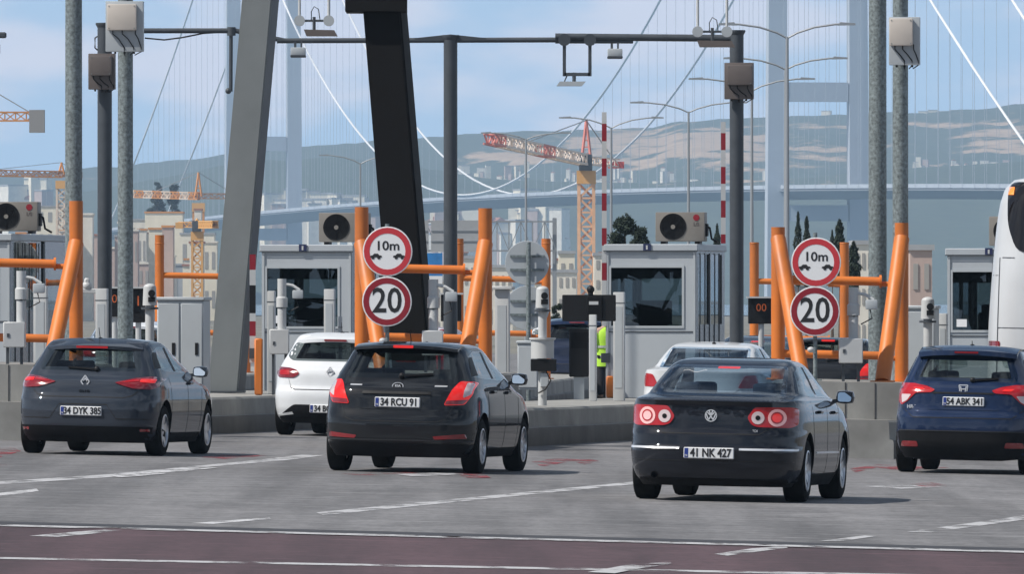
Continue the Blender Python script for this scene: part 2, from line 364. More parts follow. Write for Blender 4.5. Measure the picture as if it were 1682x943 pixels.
mark('lane_dash', [(1172, 912.5), (1235, 903), (1290, 899), (1294, 902), (1240, 909), (1195, 915)], M['line'], .008)
mark('lane_dash', [(965, 943), (1030, 931), (1100, 926), (1104, 929), (1050, 937), (1010, 945)], M['line'], .012)
mark('lane_dash', [(-10, 812), (60, 804), (64, 808), (-10, 818)], M['linew'])
# red and white lane emblems worn into the concrete
def mk(n, pts, m, up): mark(n, pts, m, up)
mk('lane_emblem', [(560, 779), (670, 776), (690, 779), (590, 782)], M['redpaint'], .004)
mk('lane_emblem', [(640, 780), (750, 777.5), (765, 781), (680, 784)], M['line'], .008)
mk('lane_emblem', [(745, 778), (790, 777), (806, 786), (768, 787)], M['redpaint'], .008)
mk('lane_emblem', [(872, 760), (910, 754), (975, 754), (985, 759), (960, 764), (940, 758), (915, 763), (890, 767)], M['redpaint'], .004)
mk('lane_emblem', [(1395, 771), (1440, 764), (1560, 769), (1480, 774), (1440, 769), (1405, 777)], M['redpaint'], .004)
mk('lane_emblem', [(1420, 800), (1480, 797), (1560, 801), (1480, 804)], M['line'], .004)
mk('lane_emblem', [(1488, 797), (1530, 794), (1564, 800), (1520, 801)], M['redpaint'], .008)
mk('lane_emblem', [(-40, 740), (20, 735), (35, 742), (0, 752), (-40, 752)], M['redpaint'], .004)
mk('lane_emblem', [(-40, 764), (8, 763), (14, 766), (-40, 769)], M['redpaint'], .004)
mk('lane_emblem', [(330, 752), (400, 745), (440, 749), (370, 755)], M['redpaint'], .004)

# ---------------------------------------------------------------- hills
def hill_mat():
    m = bpy.data.materials.new('hill_cover'); m.use_nodes = True; t = m.node_tree; b = t.nodes['Principled BSDF']; l = t.links.new
    tc_ = N(t, 'ShaderNodeTexCoord')
    def ns(sc, st, det=6):
        mp_ = N(t, 'ShaderNodeMapping'); mp_.inputs['Scale'].default_value = st; l(tc_.outputs['Object'], mp_.inputs[0])
        n_ = N(t, 'ShaderNodeTexNoise'); n_.inputs['Scale'].default_value = sc; n_.inputs['Detail'].default_value = det; n_.inputs['Roughness'].default_value = .62; l(mp_.outputs[0], n_.inputs[0]); return n_
    a = ns(.026, (.8, .4, 2.6), 9); f = ns(.09, (1, .6, 1.4), 8)
    col = N(t, 'ShaderNodeMix', data_type='RGBA'); col.inputs[6].default_value = (.012, .026, .016, 1); col.inputs[7].default_value = (.085, .105, .055, 1); l(f.outputs[0], col.inputs[0])
    at = N(t, 'ShaderNodeAttribute'); at.attribute_name = 'bare'
    ad = N(t, 'ShaderNodeMath', operation='ADD'); l(a.outputs[0], ad.inputs[0]); l(at.outputs['Fac'], ad.inputs[1])
    r_ = N(t, 'ShaderNodeMapRange'); r_.inputs[1].default_value = .56; r_.inputs[2].default_value = .64; l(ad.outputs[0], r_.inputs[0])
    c2 = N(t, 'ShaderNodeMix', data_type='RGBA'); l(r_.outputs[0], c2.inputs[0]); l(col.outputs[2], c2.inputs[6])
    cc = N(t, 'ShaderNodeMix', data_type='RGBA'); cc.inputs[6].default_value = (.22, .13, .075, 1); cc.inputs[7].default_value = (.62, .46, .30, 1); l(ns(.07, (.6, .4, 3), 7).outputs[0], cc.inputs[0]); l(cc.outputs[2], c2.inputs[7])
    l(c2.outputs[2], b.inputs['Base Color']); b.inputs['Roughness'].default_value = .95
    return m
M['hill'] = hill_mat()
from mathutils import noise as mn
def hill(name, crest, Y0, Y1, bare_fn, seed):
    xs = np.linspace(-260, 1960, 150); nr = 46; v = []; f = []; bare = []
    cx, cy = zip(*crest)
    for j in range(nr + 1):
        t = j / nr; Y = Y0 + (Y1 - Y0) * t
        for px in xs:
            Yc = Y1
            hc = (HZ - np.interp(px, cx, cy)) * Yc / F + 2.05
            X = (px - 841) * Yc / F
            prof = min(1, t / .9) ** 0.85
            nzv = mn.fractal(Vector((X * .006 + seed, Y * .0012, seed)), 1.0, 2.0, 5) * 12 * math.sin(math.pi * min(t, 1)) + mn.noise(Vector((X * .05, Y * .01, seed))) * 1.6
            z = -2 + hc * prof + nzv
            if t > .9: z = -2 + hc * (1 - (t - .9) * .6) + mn.noise(Vector((X * .05, seed, 3))) * 2.5 + mn.noise(Vector((X * .012, seed, 9))) * 4
            v.append((X, Y, z)); pyv = HZ - (z - 2.05) / Y * F; pxv = 841 + X / Y * F
            bare.append(bare_fn(pxv, pyv))
    n = len(xs)
    for j in range(nr):
        for i in range(n - 1): f.append((j * n + i, j * n + i + 1, (j + 1) * n + i + 1, (j + 1) * n + i))
    me = bpy.data.meshes.new(name); me.from_pydata(v, [], f); me.materials.append(M['hill'])
    at = me.attributes.new('bare', 'FLOAT', 'POINT'); at.data.foreach_set('value', bare)
    o = link(name, me, None, 180); tag(o, kind='structure'); return o
def g2(x, y, cx, cy, sx, sy): return math.exp(-((x - cx) / sx) ** 2 - ((y - cy) / sy) ** 2)
def bare_back(x, y):
    return min(.34, .33 * g2(x, y, 1120, 232, 190, 22) + .35 * g2(x, y, 850, 258, 95, 14) + .20 * g2(x, y, 1250, 262, 260, 26) + .32 * g2(x, y, 1640, 235, 70, 22) + .26 * g2(x, y, 1560, 205, 200, 8)) - .10
def bare_front(x, y):
    return .24 * g2(x, y, 1250, 292, 220, 16) - .13
hill('far_hill', [(-300, 288), (0, 286), (200, 278), (300, 262), (470, 243), (600, 236), (700, 230), (800, 224), (1000, 214), (1060, 211), (1110, 199), (1250, 197), (1400, 190), (1500, 184), (1682, 176), (2000, 170)], 7600, 10500, bare_back, 1.3)
hill('near_hill', [(-300, 330), (0, 322), (150, 312), (300, 285), (430, 262), (560, 256), (680, 268), (780, 290), (900, 296), (1050, 302), (1250, 296), (1400, 285), (1500, 276), (1682, 268), (2000, 262)], 7000, 8300, bare_front, 4.7)

# ---------------------------------------------------------------- suspension bridge, almost end-on, five kilometres away
M['towerpaint'] = mat('bridge_tower_paint', (0.44, 0.48, 0.53), .6, var=.05, scale=.05)
M['cablepaint'] = mat('bridge_cable_paint', (0.80, 0.80, 0.80), .5)
M['deckpaint'] = mat('bridge_deck_paint', (0.16, 0.18, 0.20), .6)
M['hangerpaint'] = mat('bridge_hanger_paint', (0.42, 0.45, 0.50), .6)
def bridge():
    B0 = Vector((134.0, 5000.0, 0)); A0 = Vector((-146.0, 6675.0, 0)); ax = (A0 - B0); span = ax.length; ax.normalize(); pr = Vector((ax.y, -ax.x, 0))
    b = thing('suspension_bridge', 'white suspension bridge with tall twin-legged towers far across the bay', 'bridge', B0)
    T = 254.0
    def at(s, o, z): return ax * s + pr * o + Vector((0, 0, z))
    def zdeck(s): return 44.0 + 8.0 * (1 - ((s - span / 2) / (span / 2 + 560)) ** 2)
    def zcab(s):
        if 0 <= s <= span: u = 2 * s / span - 1; return 55 + (T - 55) * u * u
        d = -s if s < 0 else s - span; u = min(d / 566.0, 1); return T + (48 - T) * u - 18 * 4 * u * (1 - u) * .5
    for s in (0, span):
        legs = []
        for o in (-18, 18):
            tw = MB()
            q = [Vector((pr.x * w + ax.x * d, pr.y * w + ax.y * d, 0)) for w, d in ((-4.4, -3.5), (4.4, -3.5), (4.4, 3.5), (-4.4, 3.5))]
            q2 = [k * .86 for k in q]
            tw._add([at(s, o * 1.03, -2) + k for k in q] + [at(s, o * .97, T) + k for k in q2], [(3, 2, 1, 0), (4, 5, 6, 7), (0, 1, 5, 4), (1, 2, 6, 5), (2, 3, 7, 6), (3, 0, 4, 7)])
            legs.append(tw.build('tower_leg', M['towerpaint'], b, 20))
        for z0, z1 in ((88.5, 97), (190, 198), (36, 43)):
            v = [at(s, o, z) + ax * d for z in (z0, z1) for o, d in ((-13.5, -3), (13.5, -3), (13.5, 3), (-13.5, 3))]
            cb = MB(); cb._add(v, [(3, 2, 1, 0), (4, 5, 6, 7), (0, 1, 5, 4), (1, 2, 6, 5), (2, 3, 7, 6), (3, 0, 4, 7)])
            cb.build('crossbeam', M['towerpaint'], legs[1], 20)
    ss = np.linspace(-900, span + 620, 90)
    dk = MB(); sec = [(-17.5, 0), (-15.0, 1.2), (15.0, 1.2), (17.5, 0), (9, -3.6), (-9, -3.6)]
    v = [at(s, o, zdeck(s) + z) for s in ss for o, z in sec]; n = len(sec); f = []
    for i in range(len(ss) - 1):
        for k in range(n): f.append((i * n + k, i * n + (k + 1) % n, (i + 1) * n + (k + 1) % n, (i + 1) * n + k))
    dk._add(v, f); deck = dk.build('deck', M['deckpaint'], b, 30)
    for o in (-16.6, 16.6):
        rl = MB()
        v = [at(s, o + d, zdeck(s) + z) for s in ss for d, z in ((-.25, 1.0), (.25, 1.0), (.25, 2.7), (-.25, 2.7))]; f = []
        for i in range(len(ss) - 1):
            for k in range(4): f.append((i * 4 + k, i * 4 + (k + 1) % 4, (i + 1) * 4 + (k + 1) % 4, (i + 1) * 4 + k))
        rl._add(v, f); rl.build('railing', M['towerpaint'], deck, 20)
    for s in (-620, -760):
        for o in (-9, 9): MB().cyl(at(s, o, -3), at(s, o, zdeck(s) - 4), 3.2, seg=12).build('pier', M['towerpaint'], b)
    for o in (-17.2, 17.2):
        cb = MB(); cb.tube([at(s, o, zcab(s)) for s in np.linspace(-566, 0, 16)][:-1] + [at(s, o, zcab(s)) for s in np.linspace(0, span, 60)] + [at(s, o, zcab(s)) for s in np.linspace(span, span + 566, 16)][1:], .58, 6)
        cb.build('main_cable', M['cablepaint'], b, 60)
    hs = []
    for k in range(-22, 92):
        s = k * 24.0 + 12
        for o in (-17.2, 17.2):
            if abs(s) < 6 or abs(s - span) < 6 or s > span + 540 or s < -540: continue
            z0, z1 = zdeck(s) + 1, zcab(s)
            if z1 - z0 > 2: hs.append((s, o, z0, z1))
    near = [h for h in hs if h[0] < 24 * 48][:100]; rest = [h for h in hs if h not in near]
    for s, o, z0, z1 in near: MB().cyl(at(s, o, z0), at(s, o, z1), 0.095, seg=5, cap=False).build('hanger', M['hangerpaint'], b, 60)
    rm = MB()
    for s, o, z0, z1 in rest: rm.cyl(at(s, o, z0), at(s, o, z1), 0.095, seg=5, cap=False)
    tag(rm.build('hanger', M['hangerpaint'], b, 60), kind='stuff')
bridge()

# ================================================================ VEHICLES
def pchip(x, y, q):
    x = np.asarray(x, float); y = np.asarray(y, float); h = np.diff(x); d = np.diff(y) / h; m = np.zeros(len(x))
    for i in range(1, len(x) - 1):
        if d[i - 1] * d[i] > 0:
            w1 = 2 * h[i] + h[i - 1]; w2 = h[i] + 2 * h[i - 1]; m[i] = (w1 + w2) / (w1 / d[i - 1] + w2 / d[i])
    m[0] = d[0]; m[-1] = d[-1]
    i = int(np.clip(np.searchsorted(x, q) - 1, 0, len(x) - 2)); t = (q - x[i]) / h[i]; t = min(max(t, 0), 1)
    return float((2 * t**3 - 3 * t**2 + 1) * y[i] + (t**3 - 2 * t**2 + t) * h[i] * m[i] + (-2 * t**3 + 3 * t**2) * y[i + 1] + (t**3 - t**2) * h[i] * m[i + 1])
class Shape:
    """a car body as a stack of rounded plan outlines; keys: z, half width, rear y, front y, corner exponents"""
    XF = [0, .1, .22, .35, .48, .6, .7, .78, .85, .9, .94, .965, .985]
    def __init__(s, keys): s.k = np.array(keys, float)
    def p(s, z): return [pchip(s.k[:, 0], s.k[:, j], z) for j in range(1, 6)]
    def rear(s, x, z):
        Wd, yr, yf, m, n = s.p(z); b = (yf - yr) / 2; r = min(abs(x) / Wd, .9985)
        return (yr + yf) / 2 - b * (1 - r ** m) ** (1 / n)
    def front(s, x, z):
        Wd, yr, yf, m, n = s.p(z); b = (yf - yr) / 2; r = min(abs(x) / Wd, .9985)
        return (yr + yf) / 2 + b * (1 - r ** m) ** (1 / n)
    def side(s, y, z):
        Wd, yr, yf, m, n = s.p(z); b = (yf - yr) / 2; t = min(abs(y - (yr + yf) / 2) / b, .9985)
        return Wd * (1 - t ** n) ** (1 / m)
    def ring(s, z, dW=0, dr=0, df=0):
        Wd, yr, yf, m, n = s.p(z); Wd -= dW; yr += dr; yf -= df; b = (yf - yr) / 2; yc = (yr + yf) / 2; q = []
        for r in s.XF: q.append((r * Wd, -(1 - r ** m) ** (1 / n)))
        t0 = -q[-1][1]
        for k in range(1, 7): t = t0 * (1 - k / 7); q.append((Wd * (1 - t ** n) ** (1 / m), -t))
        half = q + [(Wd, 0)] + [(x, -t) for x, t in reversed(q)]
        half = [(x, yc + t * b) for x, t in half]
        left = [(-x, y) for x, y in reversed(half[1:-1])]
        return half + left
    def solid(s, zs, dW=0, dr=0, df=0, dz=0, mi=0, sill=None):
        b = bmesh.new(); rings = []
        for z in zs: rings.append([b.verts.new((x, y, z - dz)) for x, y in s.ring(z, dW, dr, df(z) if callable(df) else df)])
        for a, c, z in zip(rings, rings[1:], zs[1:]):
            for i in range(len(a)):
                f = b.faces.new((a[i], a[(i + 1) % len(a)], c[(i + 1) % len(a)], c[i])); f.material_index = 1 if (sill and z <= sill) else mi
        for rg, fl in ((rings[0], True), (rings[-1], False)):
            cur = rg; ctr = Vector((0, sum(v.co.y for v in rg) / len(rg), rg[0].co.z))
            for kf in (.6, .2):
                nx = [b.verts.new(Vector((v.co.x * kf, ctr.y + (v.co.y - ctr.y) * kf, v.co.z + (.006 if not fl else 0)))) for v in rg]
                for i in range(len(cur)):
                    q = (cur[i], cur[(i + 1) % len(cur)], nx[(i + 1) % len(cur)], nx[i]); f = b.faces.new(q); f.material_index = 1 if fl else mi
                cur = nx
            f = b.faces.new(cur); f.material_index = 1 if fl else mi
        bmesh.ops.recalc_face_normals(b, faces=b.faces[:])
        return b
def bm_obj(b, mats):
    me = bpy.data.meshes.new('tmp'); b.to_mesh(me); b.free()
    for m in mats: me.materials.append(m)
    o = bpy.data.objects.new('tmp', me); C.objects.link(o); return o
def cut(target, cutters):
    for c in cutters:
        md = target.modifiers.new('b', 'BOOLEAN'); md.operation = 'DIFFERENCE'; md.solver = 'EXACT'; md.object = c
    dg = bpy.context.evaluated_depsgraph_get()
    me = bpy.data.meshes.new_from_object(target.evaluated_get(dg)); target.modifiers.clear(); old = target.data; target.data = me
    for c in cutters: bpy.data.objects.remove(c)
    return target
def patch(name, poly, fn, m, parent, off=.003, th=.012, step=.05, ang=40):
    """a panel cut to a polygon and laid on a surface: fn(u, v, off) -> point"""
    pts = []
    n = len(poly)
    for i in range(n):
        a, b = Vector(poly[i]), Vector(poly[(i + 1) % n]); k = max(1, int((b - a).length / step))
        for j in range(k): pts.append(a.lerp(b, j / k))
    nb = len(pts)
    us = [p.x for p in pts]; vs_ = [p.y for p in pts]
    u = min(us) + step * .5
    while u < max(us):
        v = min(vs_) + step * .5
        while v < max(vs_): pts.append(Vector((u, v))); v += step
        u += step
    r = delaunay_2d_cdt(pts, [], [list(range(nb))], 1, 1e-5)
    vc, faces = r[0], r[2]
    bm = bmesh.new()
    used = sorted({i for f in faces for i in f})
    top = {i: bm.verts.new(fn(vc[i].x, vc[i].y, off)) for i in used}; bot = {i: bm.verts.new(fn(vc[i].x, vc[i].y, off - th)) for i in used}
    cnt = {}
    for f in faces:
        bm.faces.new([top[i] for i in f]); bm.faces.new([bot[i] for i in reversed(f)])
        for k in range(len(f)):
            e = (f[k], f[(k + 1) % len(f)]); cnt[e] = 1
    for a, b in cnt:
        if (b, a) not in cnt: bm.faces.new((top[b], top[a], bot[a], bot[b]))
    bmesh.ops.recalc_face_normals(bm, faces=bm.faces[:])
    me = bpy.data.meshes.new(name); bm.to_mesh(me); bm.free(); me.materials.append(m)
    return link(name, me, parent, ang)
mir = lambda poly: [(-u, v) for u, v in reversed(poly)]

def wheel(car, x, y, r, w, style):
    s = 1 if x > 0 else -1
    h = w / 2
    t = MB().lathe([(r * .64, -h * .9), (r * .86, -h), (r * .97, -h * .86), (r, -h * .6), (r, h * .6), (r * .97, h * .86), (r * .86, h), (r * .64, h * .9), (r * .62, 0), (r * .64, -h * .9)], axis='x', seg=36)
    to = t.build('wheel', M['rubber'], car, 40, (x, y, r))
    k = MB(); o = s * h
    k.lathe([(r * .66, o * .96), (r * .61, o * .98), (r * .585, o * .80), (r * .56, -o * .7)], axis='x', seg=36)
    n = {'ten': 10, 'five': 5, 'seven': 7}[style]; wd = {'ten': .028, 'five': .062, 'seven': .04}[style]
    for i in range(n):
        a = 2 * math.pi * i / n + .3; ca, sa = math.cos(a), math.sin(a)
        p0 = Vector((o * .72, ca * r * .10, sa * r * .10)); p1 = Vector((o * .86, ca * r * .60, sa * r * .60)); dv = Vector((0, -sa, ca)) * wd
        v = [p0 - dv * .8, p0 + dv * .8, p1 + dv, p1 - dv]; v2 = [q - Vector((o * .2, 0, 0)) for q in v]
        k._add(v + v2, [(0, 1, 2, 3), (7, 6, 5, 4), (0, 4, 5, 1), (1, 5, 6, 2), (2, 6, 7, 3), (3, 7, 4, 0)])
    k.lathe([(0, o * .80), (r * .10, o * .80), (r * .17, o * .74), (r * .17, o * .5)], axis='x', seg=16)
    k.build('rim', M['alloy'], to, 35)
    d = MB(); d.lathe([(0, o * .05), (r * .55, o * .05), (r * .55, -o * .1), (0, -o * .1)], axis='x', seg=20)
    d.build('brake_disc', M['trim'], to, 35)

def build_car(sp):
    H, Wd, Ln = sp['H'], sp['W'] / 2, sp['L']
    car = thing('car', sp['label'], 'car', group=sp.get('group'))
    sh = Shape(sp['keys']); k = sh.k
    zs = sorted(set([round(float(z), 4) for z in k[:, 0]] + [round(float(z), 4) for z in np.linspace(k[0, 0], k[-1, 0] - .08, 30)] + [float(k[-1, 0] - d) for d in (.05, .03, .015)]))
    zs = [z for i, z in enumerate(zs) if i == 0 or z - zs[i - 1] > .004]
    body = bm_obj(sh.solid(zs, sill=sp.get('sill', .24)), [sp['paint'], M['trim']])
    zi = [z for z in zs if z >= .62]
    cab_r, cab_f = sp.get('cab', (.12, 1.2))
    zb_ = min(q[1] for q in sp['ws_open'])
    inner = bm_obj(sh.solid(zi, .07, cab_r, lambda z: .10 + (cab_f - .3) * min(1, max(0, (zb_ + .06 - z) / .12)), .045, 1), [sp['paint'], M['trim']])
    def pc(poly, a, b, axis):
        m = MB(); m.mi = 1; m.prism(poly, a, b, axis); bmesh.ops.recalc_face_normals(m.bm, faces=m.bm.faces[:]); return bm_obj(m.bm, [sp['paint'], M['trim']])
    ymid = sp.get('ymid', Ln * .5)
    cs = [inner, pc(sp['rw_open'], -1, ymid - .42, 'y'), pc(sp['ws_open'], ymid - .62, Ln + 1, 'y')]
    for poly in sp['side_open']: cs.append(pc(poly, -2, 2, 'x'))
    wr = sp['wr']; am = MB(); am.mi = 1
    for y in sp['axles']:
        for s in (-1, 1): am.cyl((s * (Wd + .3), y, wr + .02), (s * (Wd - .34), y, wr + .02), wr + .055, seg=32)
    cs.append(bm_obj(am.bm, [sp['paint'], M['trim']]))
    cut(body, cs); body.name = 'body'; body.data.name = 'body'
    body.data.polygons.foreach_set('use_smooth', [True] * len(body.data.polygons)); body.data.set_sharp_from_angle(angle=R(38)); body.parent = car
    fr = lambda x, z, o: Vector((x, sh.rear(x, z) - o, z))
    ff = lambda x, z, o: Vector((x, sh.front(x, z) + o, z))
    sd = lambda y, z, o: Vector((sh.side(y, z) + o, y, z))
    sdl = lambda y, z, o: Vector((-sh.side(y, z) - o, y, z))
    patch('rear_window', sp['rw'], fr, sp.get('rglass', M['glass']), car, .002, .004)
    patch('windscreen', sp['ws'], ff, M['glass'], car, .002, .004, .08)
    for poly in sp['dlo']:
        patch('side_window', poly, sd, sp.get('sglass', M['glass']), car, .002, .004, .07)
        patch('side_window', poly, sdl, sp.get('sglass', M['glass']), car, .002, .004, .07)
    for poly in sp.get('pillar', []):
        patch('door_pillar', poly, sd, M['black'], car, .005, .02, .07); patch('door_pillar', poly, sdl, M['black'], car, .005, .02, .07)
    for name, poly, m, off, th in sp['rear']:
        patch(name, poly, fr, m, car, off, th, .045)
    lamps = {}
    for poly, m, subs in sp['lamps']:
        for pl, sub, s in ((poly, subs, 1), (mir(poly), [(mir(q), mm) for q, mm in subs], -1)):
            lo = patch('tail_light', pl, fr, m, car, .012, .03, .035)
            for q, mm in sub: patch('lamp_lens', q, fr, mm, lo, .017, .006, .03)
    for name, poly, m, off, th in sp.get('side', []):
        patch(name, poly, sd, m, car, off, th, .06); patch(name, poly, sdl, m, car, off, th, .06)
    for y in sp['axles']:
        for s in (-1, 1): wheel(car, s * (Wd - .012 - sp['ww'] / 2), y, wr, sp['ww'], sp['rim'])
    # underside
    u = MB(); u.box(-Wd + .30, Wd - .30, .35, Ln - .3, .19, .26); u.box(-Wd + .2, Wd - .2, sp['axles'][0] - .05, sp['axles'][0] + .05, .22, .30); u.build('underbody', M['trim'], car)
    # mirrors
    my = sp['mirror'][0]; mz = sp['mirror'][1]
    for s in (-1, 1):
        mx = s * (sh.side(my, mz) - .01)
        m = MB(); b = bmesh.new(); bmesh.ops.create_cube(b, size=1)
        bmesh.ops.subdivide_edges(b, edges=b.edges[:], cuts=3, use_grid_fill=True)
        for v in b.verts:
            c = v.co * 2; L_ = max(abs(c.x), abs(c.y), abs(c.z)); d = Vector(c).normalized() * 1.15; c = c.lerp(d, .55)
            ty = max(c.y, -.75)
            v.co = Vector((mx + s * .125 + c.x * .092 * (1 - .12 * max(c.y, 0)), my + .02 + ty * .085, mz + .05 + c.z * .066 * (1 - .25 * max(c.y, 0))))
        m._merge(b); m.bar((mx - s * .02, my + .03, mz), (mx + s * .08, my + .03, mz + .02), .05, .04)
        mo = m.build('door_mirror', sp.get('mirpaint', sp['paint']), car, 60)
        patch('mirror_glass', rpoly([(mx + s * .055, mz + .0), (mx + s * .195, mz + .0), (mx + s * .195, mz + .098), (mx + s * .055, mz + .098)][::s], .03), lambda x, z, o: Vector((x, my - .066 - o + (x - mx) * s * .10, z + .003)) + Vector((0, (z - mz) * .14, 0)), M['mirror'], mo, .004, .006, .08)
    for hy, hz in sp['handles']:
        for s in (-1, 1):
            x0 = s * sh.side(hy, hz)
            MB().box(min(x0 - s * .01, x0 + s * .035), max(x0 - s * .01, x0 + s * .035), hy - .10, hy + .10, hz - .016, hz + .016, .01).build('door_handle', sp.get('handlemat', sp['paint']), car)
    # cabin
    sy = sp.get('seats', (1.0, 1.95)); sz = sp.get('seatz', .82)
    for y, xs, hw in ((sy[1], (-.37, .37), .24), (sy[0], (-.40, .40), .36)):
        for x in xs:
            st = MB(); st.box(x - hw, x + hw, y - .02, y + .45, .45, .62, .04, 2)
            st.prism([(y - .10, .5), (y + .02, .5), (y - .08, sz + .12), (y - .18, sz + .12)], x - hw, x + hw, 'x')
            so_ = st.build('seat', M['seat'], car, 40)
            hr = MB(); hr.box(x - .125, x + .125, y - .235, y - .135, sz + .17, sz + .36, .045, 3); hr.cyl((x - .05, y - .18, sz + .1), (x - .05, y - .18, sz + .2), .008); hr.cyl((x + .05, y - .18, sz + .1), (x + .05, y - .18, sz + .2), .008)
            hr.build('headrest', sp.get('headmat', M['seat']), so_, 40)
    # plate
    if sp.get('plate'):
        txt, pz, px = sp['plate']; y0 = min(sh.rear(px, pz), sh.rear(px, pz - .06), sh.rear(px, pz + .06)) - .02; y0 -= sp.get('plateoff', 0)
        pl = MB().box(px - .26, px + .26, y0, y0 + .05, pz - .057, pz + .057, .008).build('number_plate', M['plate'], car)
        MB().box(px - .253, px - .213, y0 - .002, y0 + .003, pz - .05, pz + .05).build('country_band', M['plateblue'], pl)
        text_mesh('plate_number', txt, .118, M['ink'], pl, Matrix.Translation((px + .02, y0 - .002, pz)), .0015, 'CENTER', .0035, .80)
        text_mesh('country_code', 'TR', .032, M['plate'], pl, Matrix.Translation((px - .233, y0 - .004, pz - .03)), .001, 'CENTER', .0, .8)
    if sp.get('third'):
        x, z, hw, hh, yo = sp['third']
        patch('brake_light', rpoly([(-hw, z - hh), (hw, z - hh), (hw, z + hh), (-hw, z + hh)], .01), (lambda a, b, o: Vector((a, yo - o, b))) if yo is not None else fr, sp.get('thirdmat', M['redlens']), car, .006, .02)
    if sp.get('spoiler'):
        poly, hw, m_ = sp['spoiler']                # side profile, tapering to the sides
        s_ = MB(); n = 11; v = []; f = []; q = len(poly)
        for i in range(n):
            u = -1 + 2 * i / (n - 1); 
            for y, z in poly: v.append((u * hw, y + .16 * abs(u) ** 3.2 , z - .035 * abs(u) ** 2.5))
        for i in range(n - 1):
            for j in range(q): f.append((i * q + j, i * q + (j + 1) % q, (i + 1) * q + (j + 1) % q, (i + 1) * q + j))
        f += [tuple(range(q)), tuple(range((n - 1) * q, n * q))]
        s_._add(v, f); s_.build('roof_spoiler', m_, car, 50)
    if sp.get('antenna'):
        y, z, ln = sp['antenna']; MB().cyl((0, y, z - .02), (0, y - ln * .75, z + ln), .006, .004, 6).sphere((0, y, z), .03, (1, 1.6, .7)).build('antenna', M['black'], car)
    if sp.get('wiper'):
        x0, z0, x1, z1 = sp['wiper']
        w = MB(); w.bar(fr(x0, z0, .035), fr(x1, z1, .022), .028, .022); w.sphere(fr(x0, z0, .02), .035); w.build('wiper', M['black'], car)
    if sp.get('exhaust'):
        for x, z in sp['exhaust']: MB().lathe([(.032, .0), (.036, 0), (.036, .3), (.030, .3), (.030, .01)], (x, sh.rear(x, .3) - .01, z), 'y', 16).build('exhaust_pipe', M['trim'], car)
    sp.get('extra', lambda *a: None)(car, sh, fr)
    s = sp.get('scale', 1.0); car.scale = (s, s, s)
    Y = sp['Y']; X = wx(sp['px'], Y); car.location = (X, Y, gz(X))
    car.rotation_euler = (Matrix.Rotation(math.atan(K), 3, 'Y') @ Matrix.Rotation(-R(sp['head']), 3, 'Z')).to_euler()
    return car

def paint(name, col, metal=0.0, rough=.34):
    return mat(name, col, .5, metal, coat=.8, var=.08, scale=1.5, spec=.05)
M['paint_slate'] = paint('slate_paint', (.029, .036, .049))
M['paint_black'] = paint('black_paint', (.009, .010, .012))
M['paint_navyblack'] = paint('blue_black_paint', (.010, .012, .018))
M['paint_blue'] = paint('deep_blue_paint', (.009, .020, .056), .1)
M['paint_white'] = paint('white_car_paint', (.66, .68, .70), 0, .35)
M['paint_silver'] = paint('pale_silver_paint', (.60, .62, .64), .0, .35)
M['paint_navy'] = paint('navy_paint', (.012, .018, .040), .3)
M['clearpink'] = mat('pale_lens', (.78, .46, .45), .15, coat=.6, emis=(1, .35, .3), estr=.10)
M['seam'] = mat('panel_gap', (.004, .004, .005), .8)
M['redcloth'] = mat('red_cloth', (.35, .03, .06), .8)

def hatch_keys(L, W, H, zb=.17, belt=.98, rw=(.24, .62), tailz=.72, mid=.06, roofW=.60, m=3.6, nb=10, bulge=0.0):
    w = W / 2
    return [(zb, w * .88, .10, L - .14, m, nb), (zb + .10, w * .955, .035, L - .05, m, nb), (.40, w * .985, .0, L, m, nb), (.55, w, -.0, L - .01, m, nb), (tailz - .04, w, .015, L - .06, m, nb),
            (tailz + .04, w * .995, mid, L - .16, m, nb), (.86, w * .985, mid + .03, L - .42, m, nb), (belt - .05, w * .965, mid + .07, L - .92, m, nb - 1), (belt, w * .945, rw[0] - .04, L - 1.05, m, nb - 2), (belt + .06, w * .915, rw[0] + .03, L - 1.18, 3.8, 8),
            (H - .22, w * .80, rw[1] - .10, L - 1.72, 4, 7), (H - .10, w * .735, rw[1] + .02, L - 1.98, 4, 7), (H - .045, w * .685, rw[1] + .10, L - 2.15, 4, 7), (H - .015, w * .60, rw[1] + .25, L - 2.4, 4, 6), (H, w * .45, rw[1] + .5, L - 2.7, 4, 5)]
def tz(*p): return [tuple(q) for q in p]
def sym(*right): return [(x, z) for x, z in right] + [(-x, z) for x, z in reversed(right)]   # right-hand points, bottom to top, mirrored about x = 0
def line(pts, w): # thin band along a polyline
    up = [(x, z + w / 2) for x, z in pts]; dn = [(x, z - w / 2) for x, z in pts]; return dn + up[::-1]
def ring_poly(cx, cz, r0, r1, n=24):
    a = circle(cx, cz, r1, n); b = circle(cx, cz, r0, n); return a, b
def ring_mesh(car, name, cx, y, cz, r0, r1, m, rz=1.0, th=.012):
    t = MB(); n = 28
    v = []
    for i in range(n):
        a = 2 * math.pi * i / n
        for r, d in ((r0, 0), (r1, 0), (r1, th), (r0, th)): v.append((cx + r * math.cos(a), y + d, cz + r * math.sin(a) * rz))
    f = []
    for i in range(n):
        j = (i + 1) % n
        for k in range(4): f.append((i * 4 + k, i * 4 + (k + 1) % 4, j * 4 + (k + 1) % 4, j * 4 + k))
    t._add(v, f); return t.build(name, m, car, 40)
def stroke(car, name, pts, y, w, m, th=.012):       # emblem strokes in the rear plane
    t = MB()
    for a, b in zip(pts, pts[1:]): t.bar((a[0], y, a[1]), (b[0], y, b[1]), w, th)
    return t.build(name, m, car, 0)

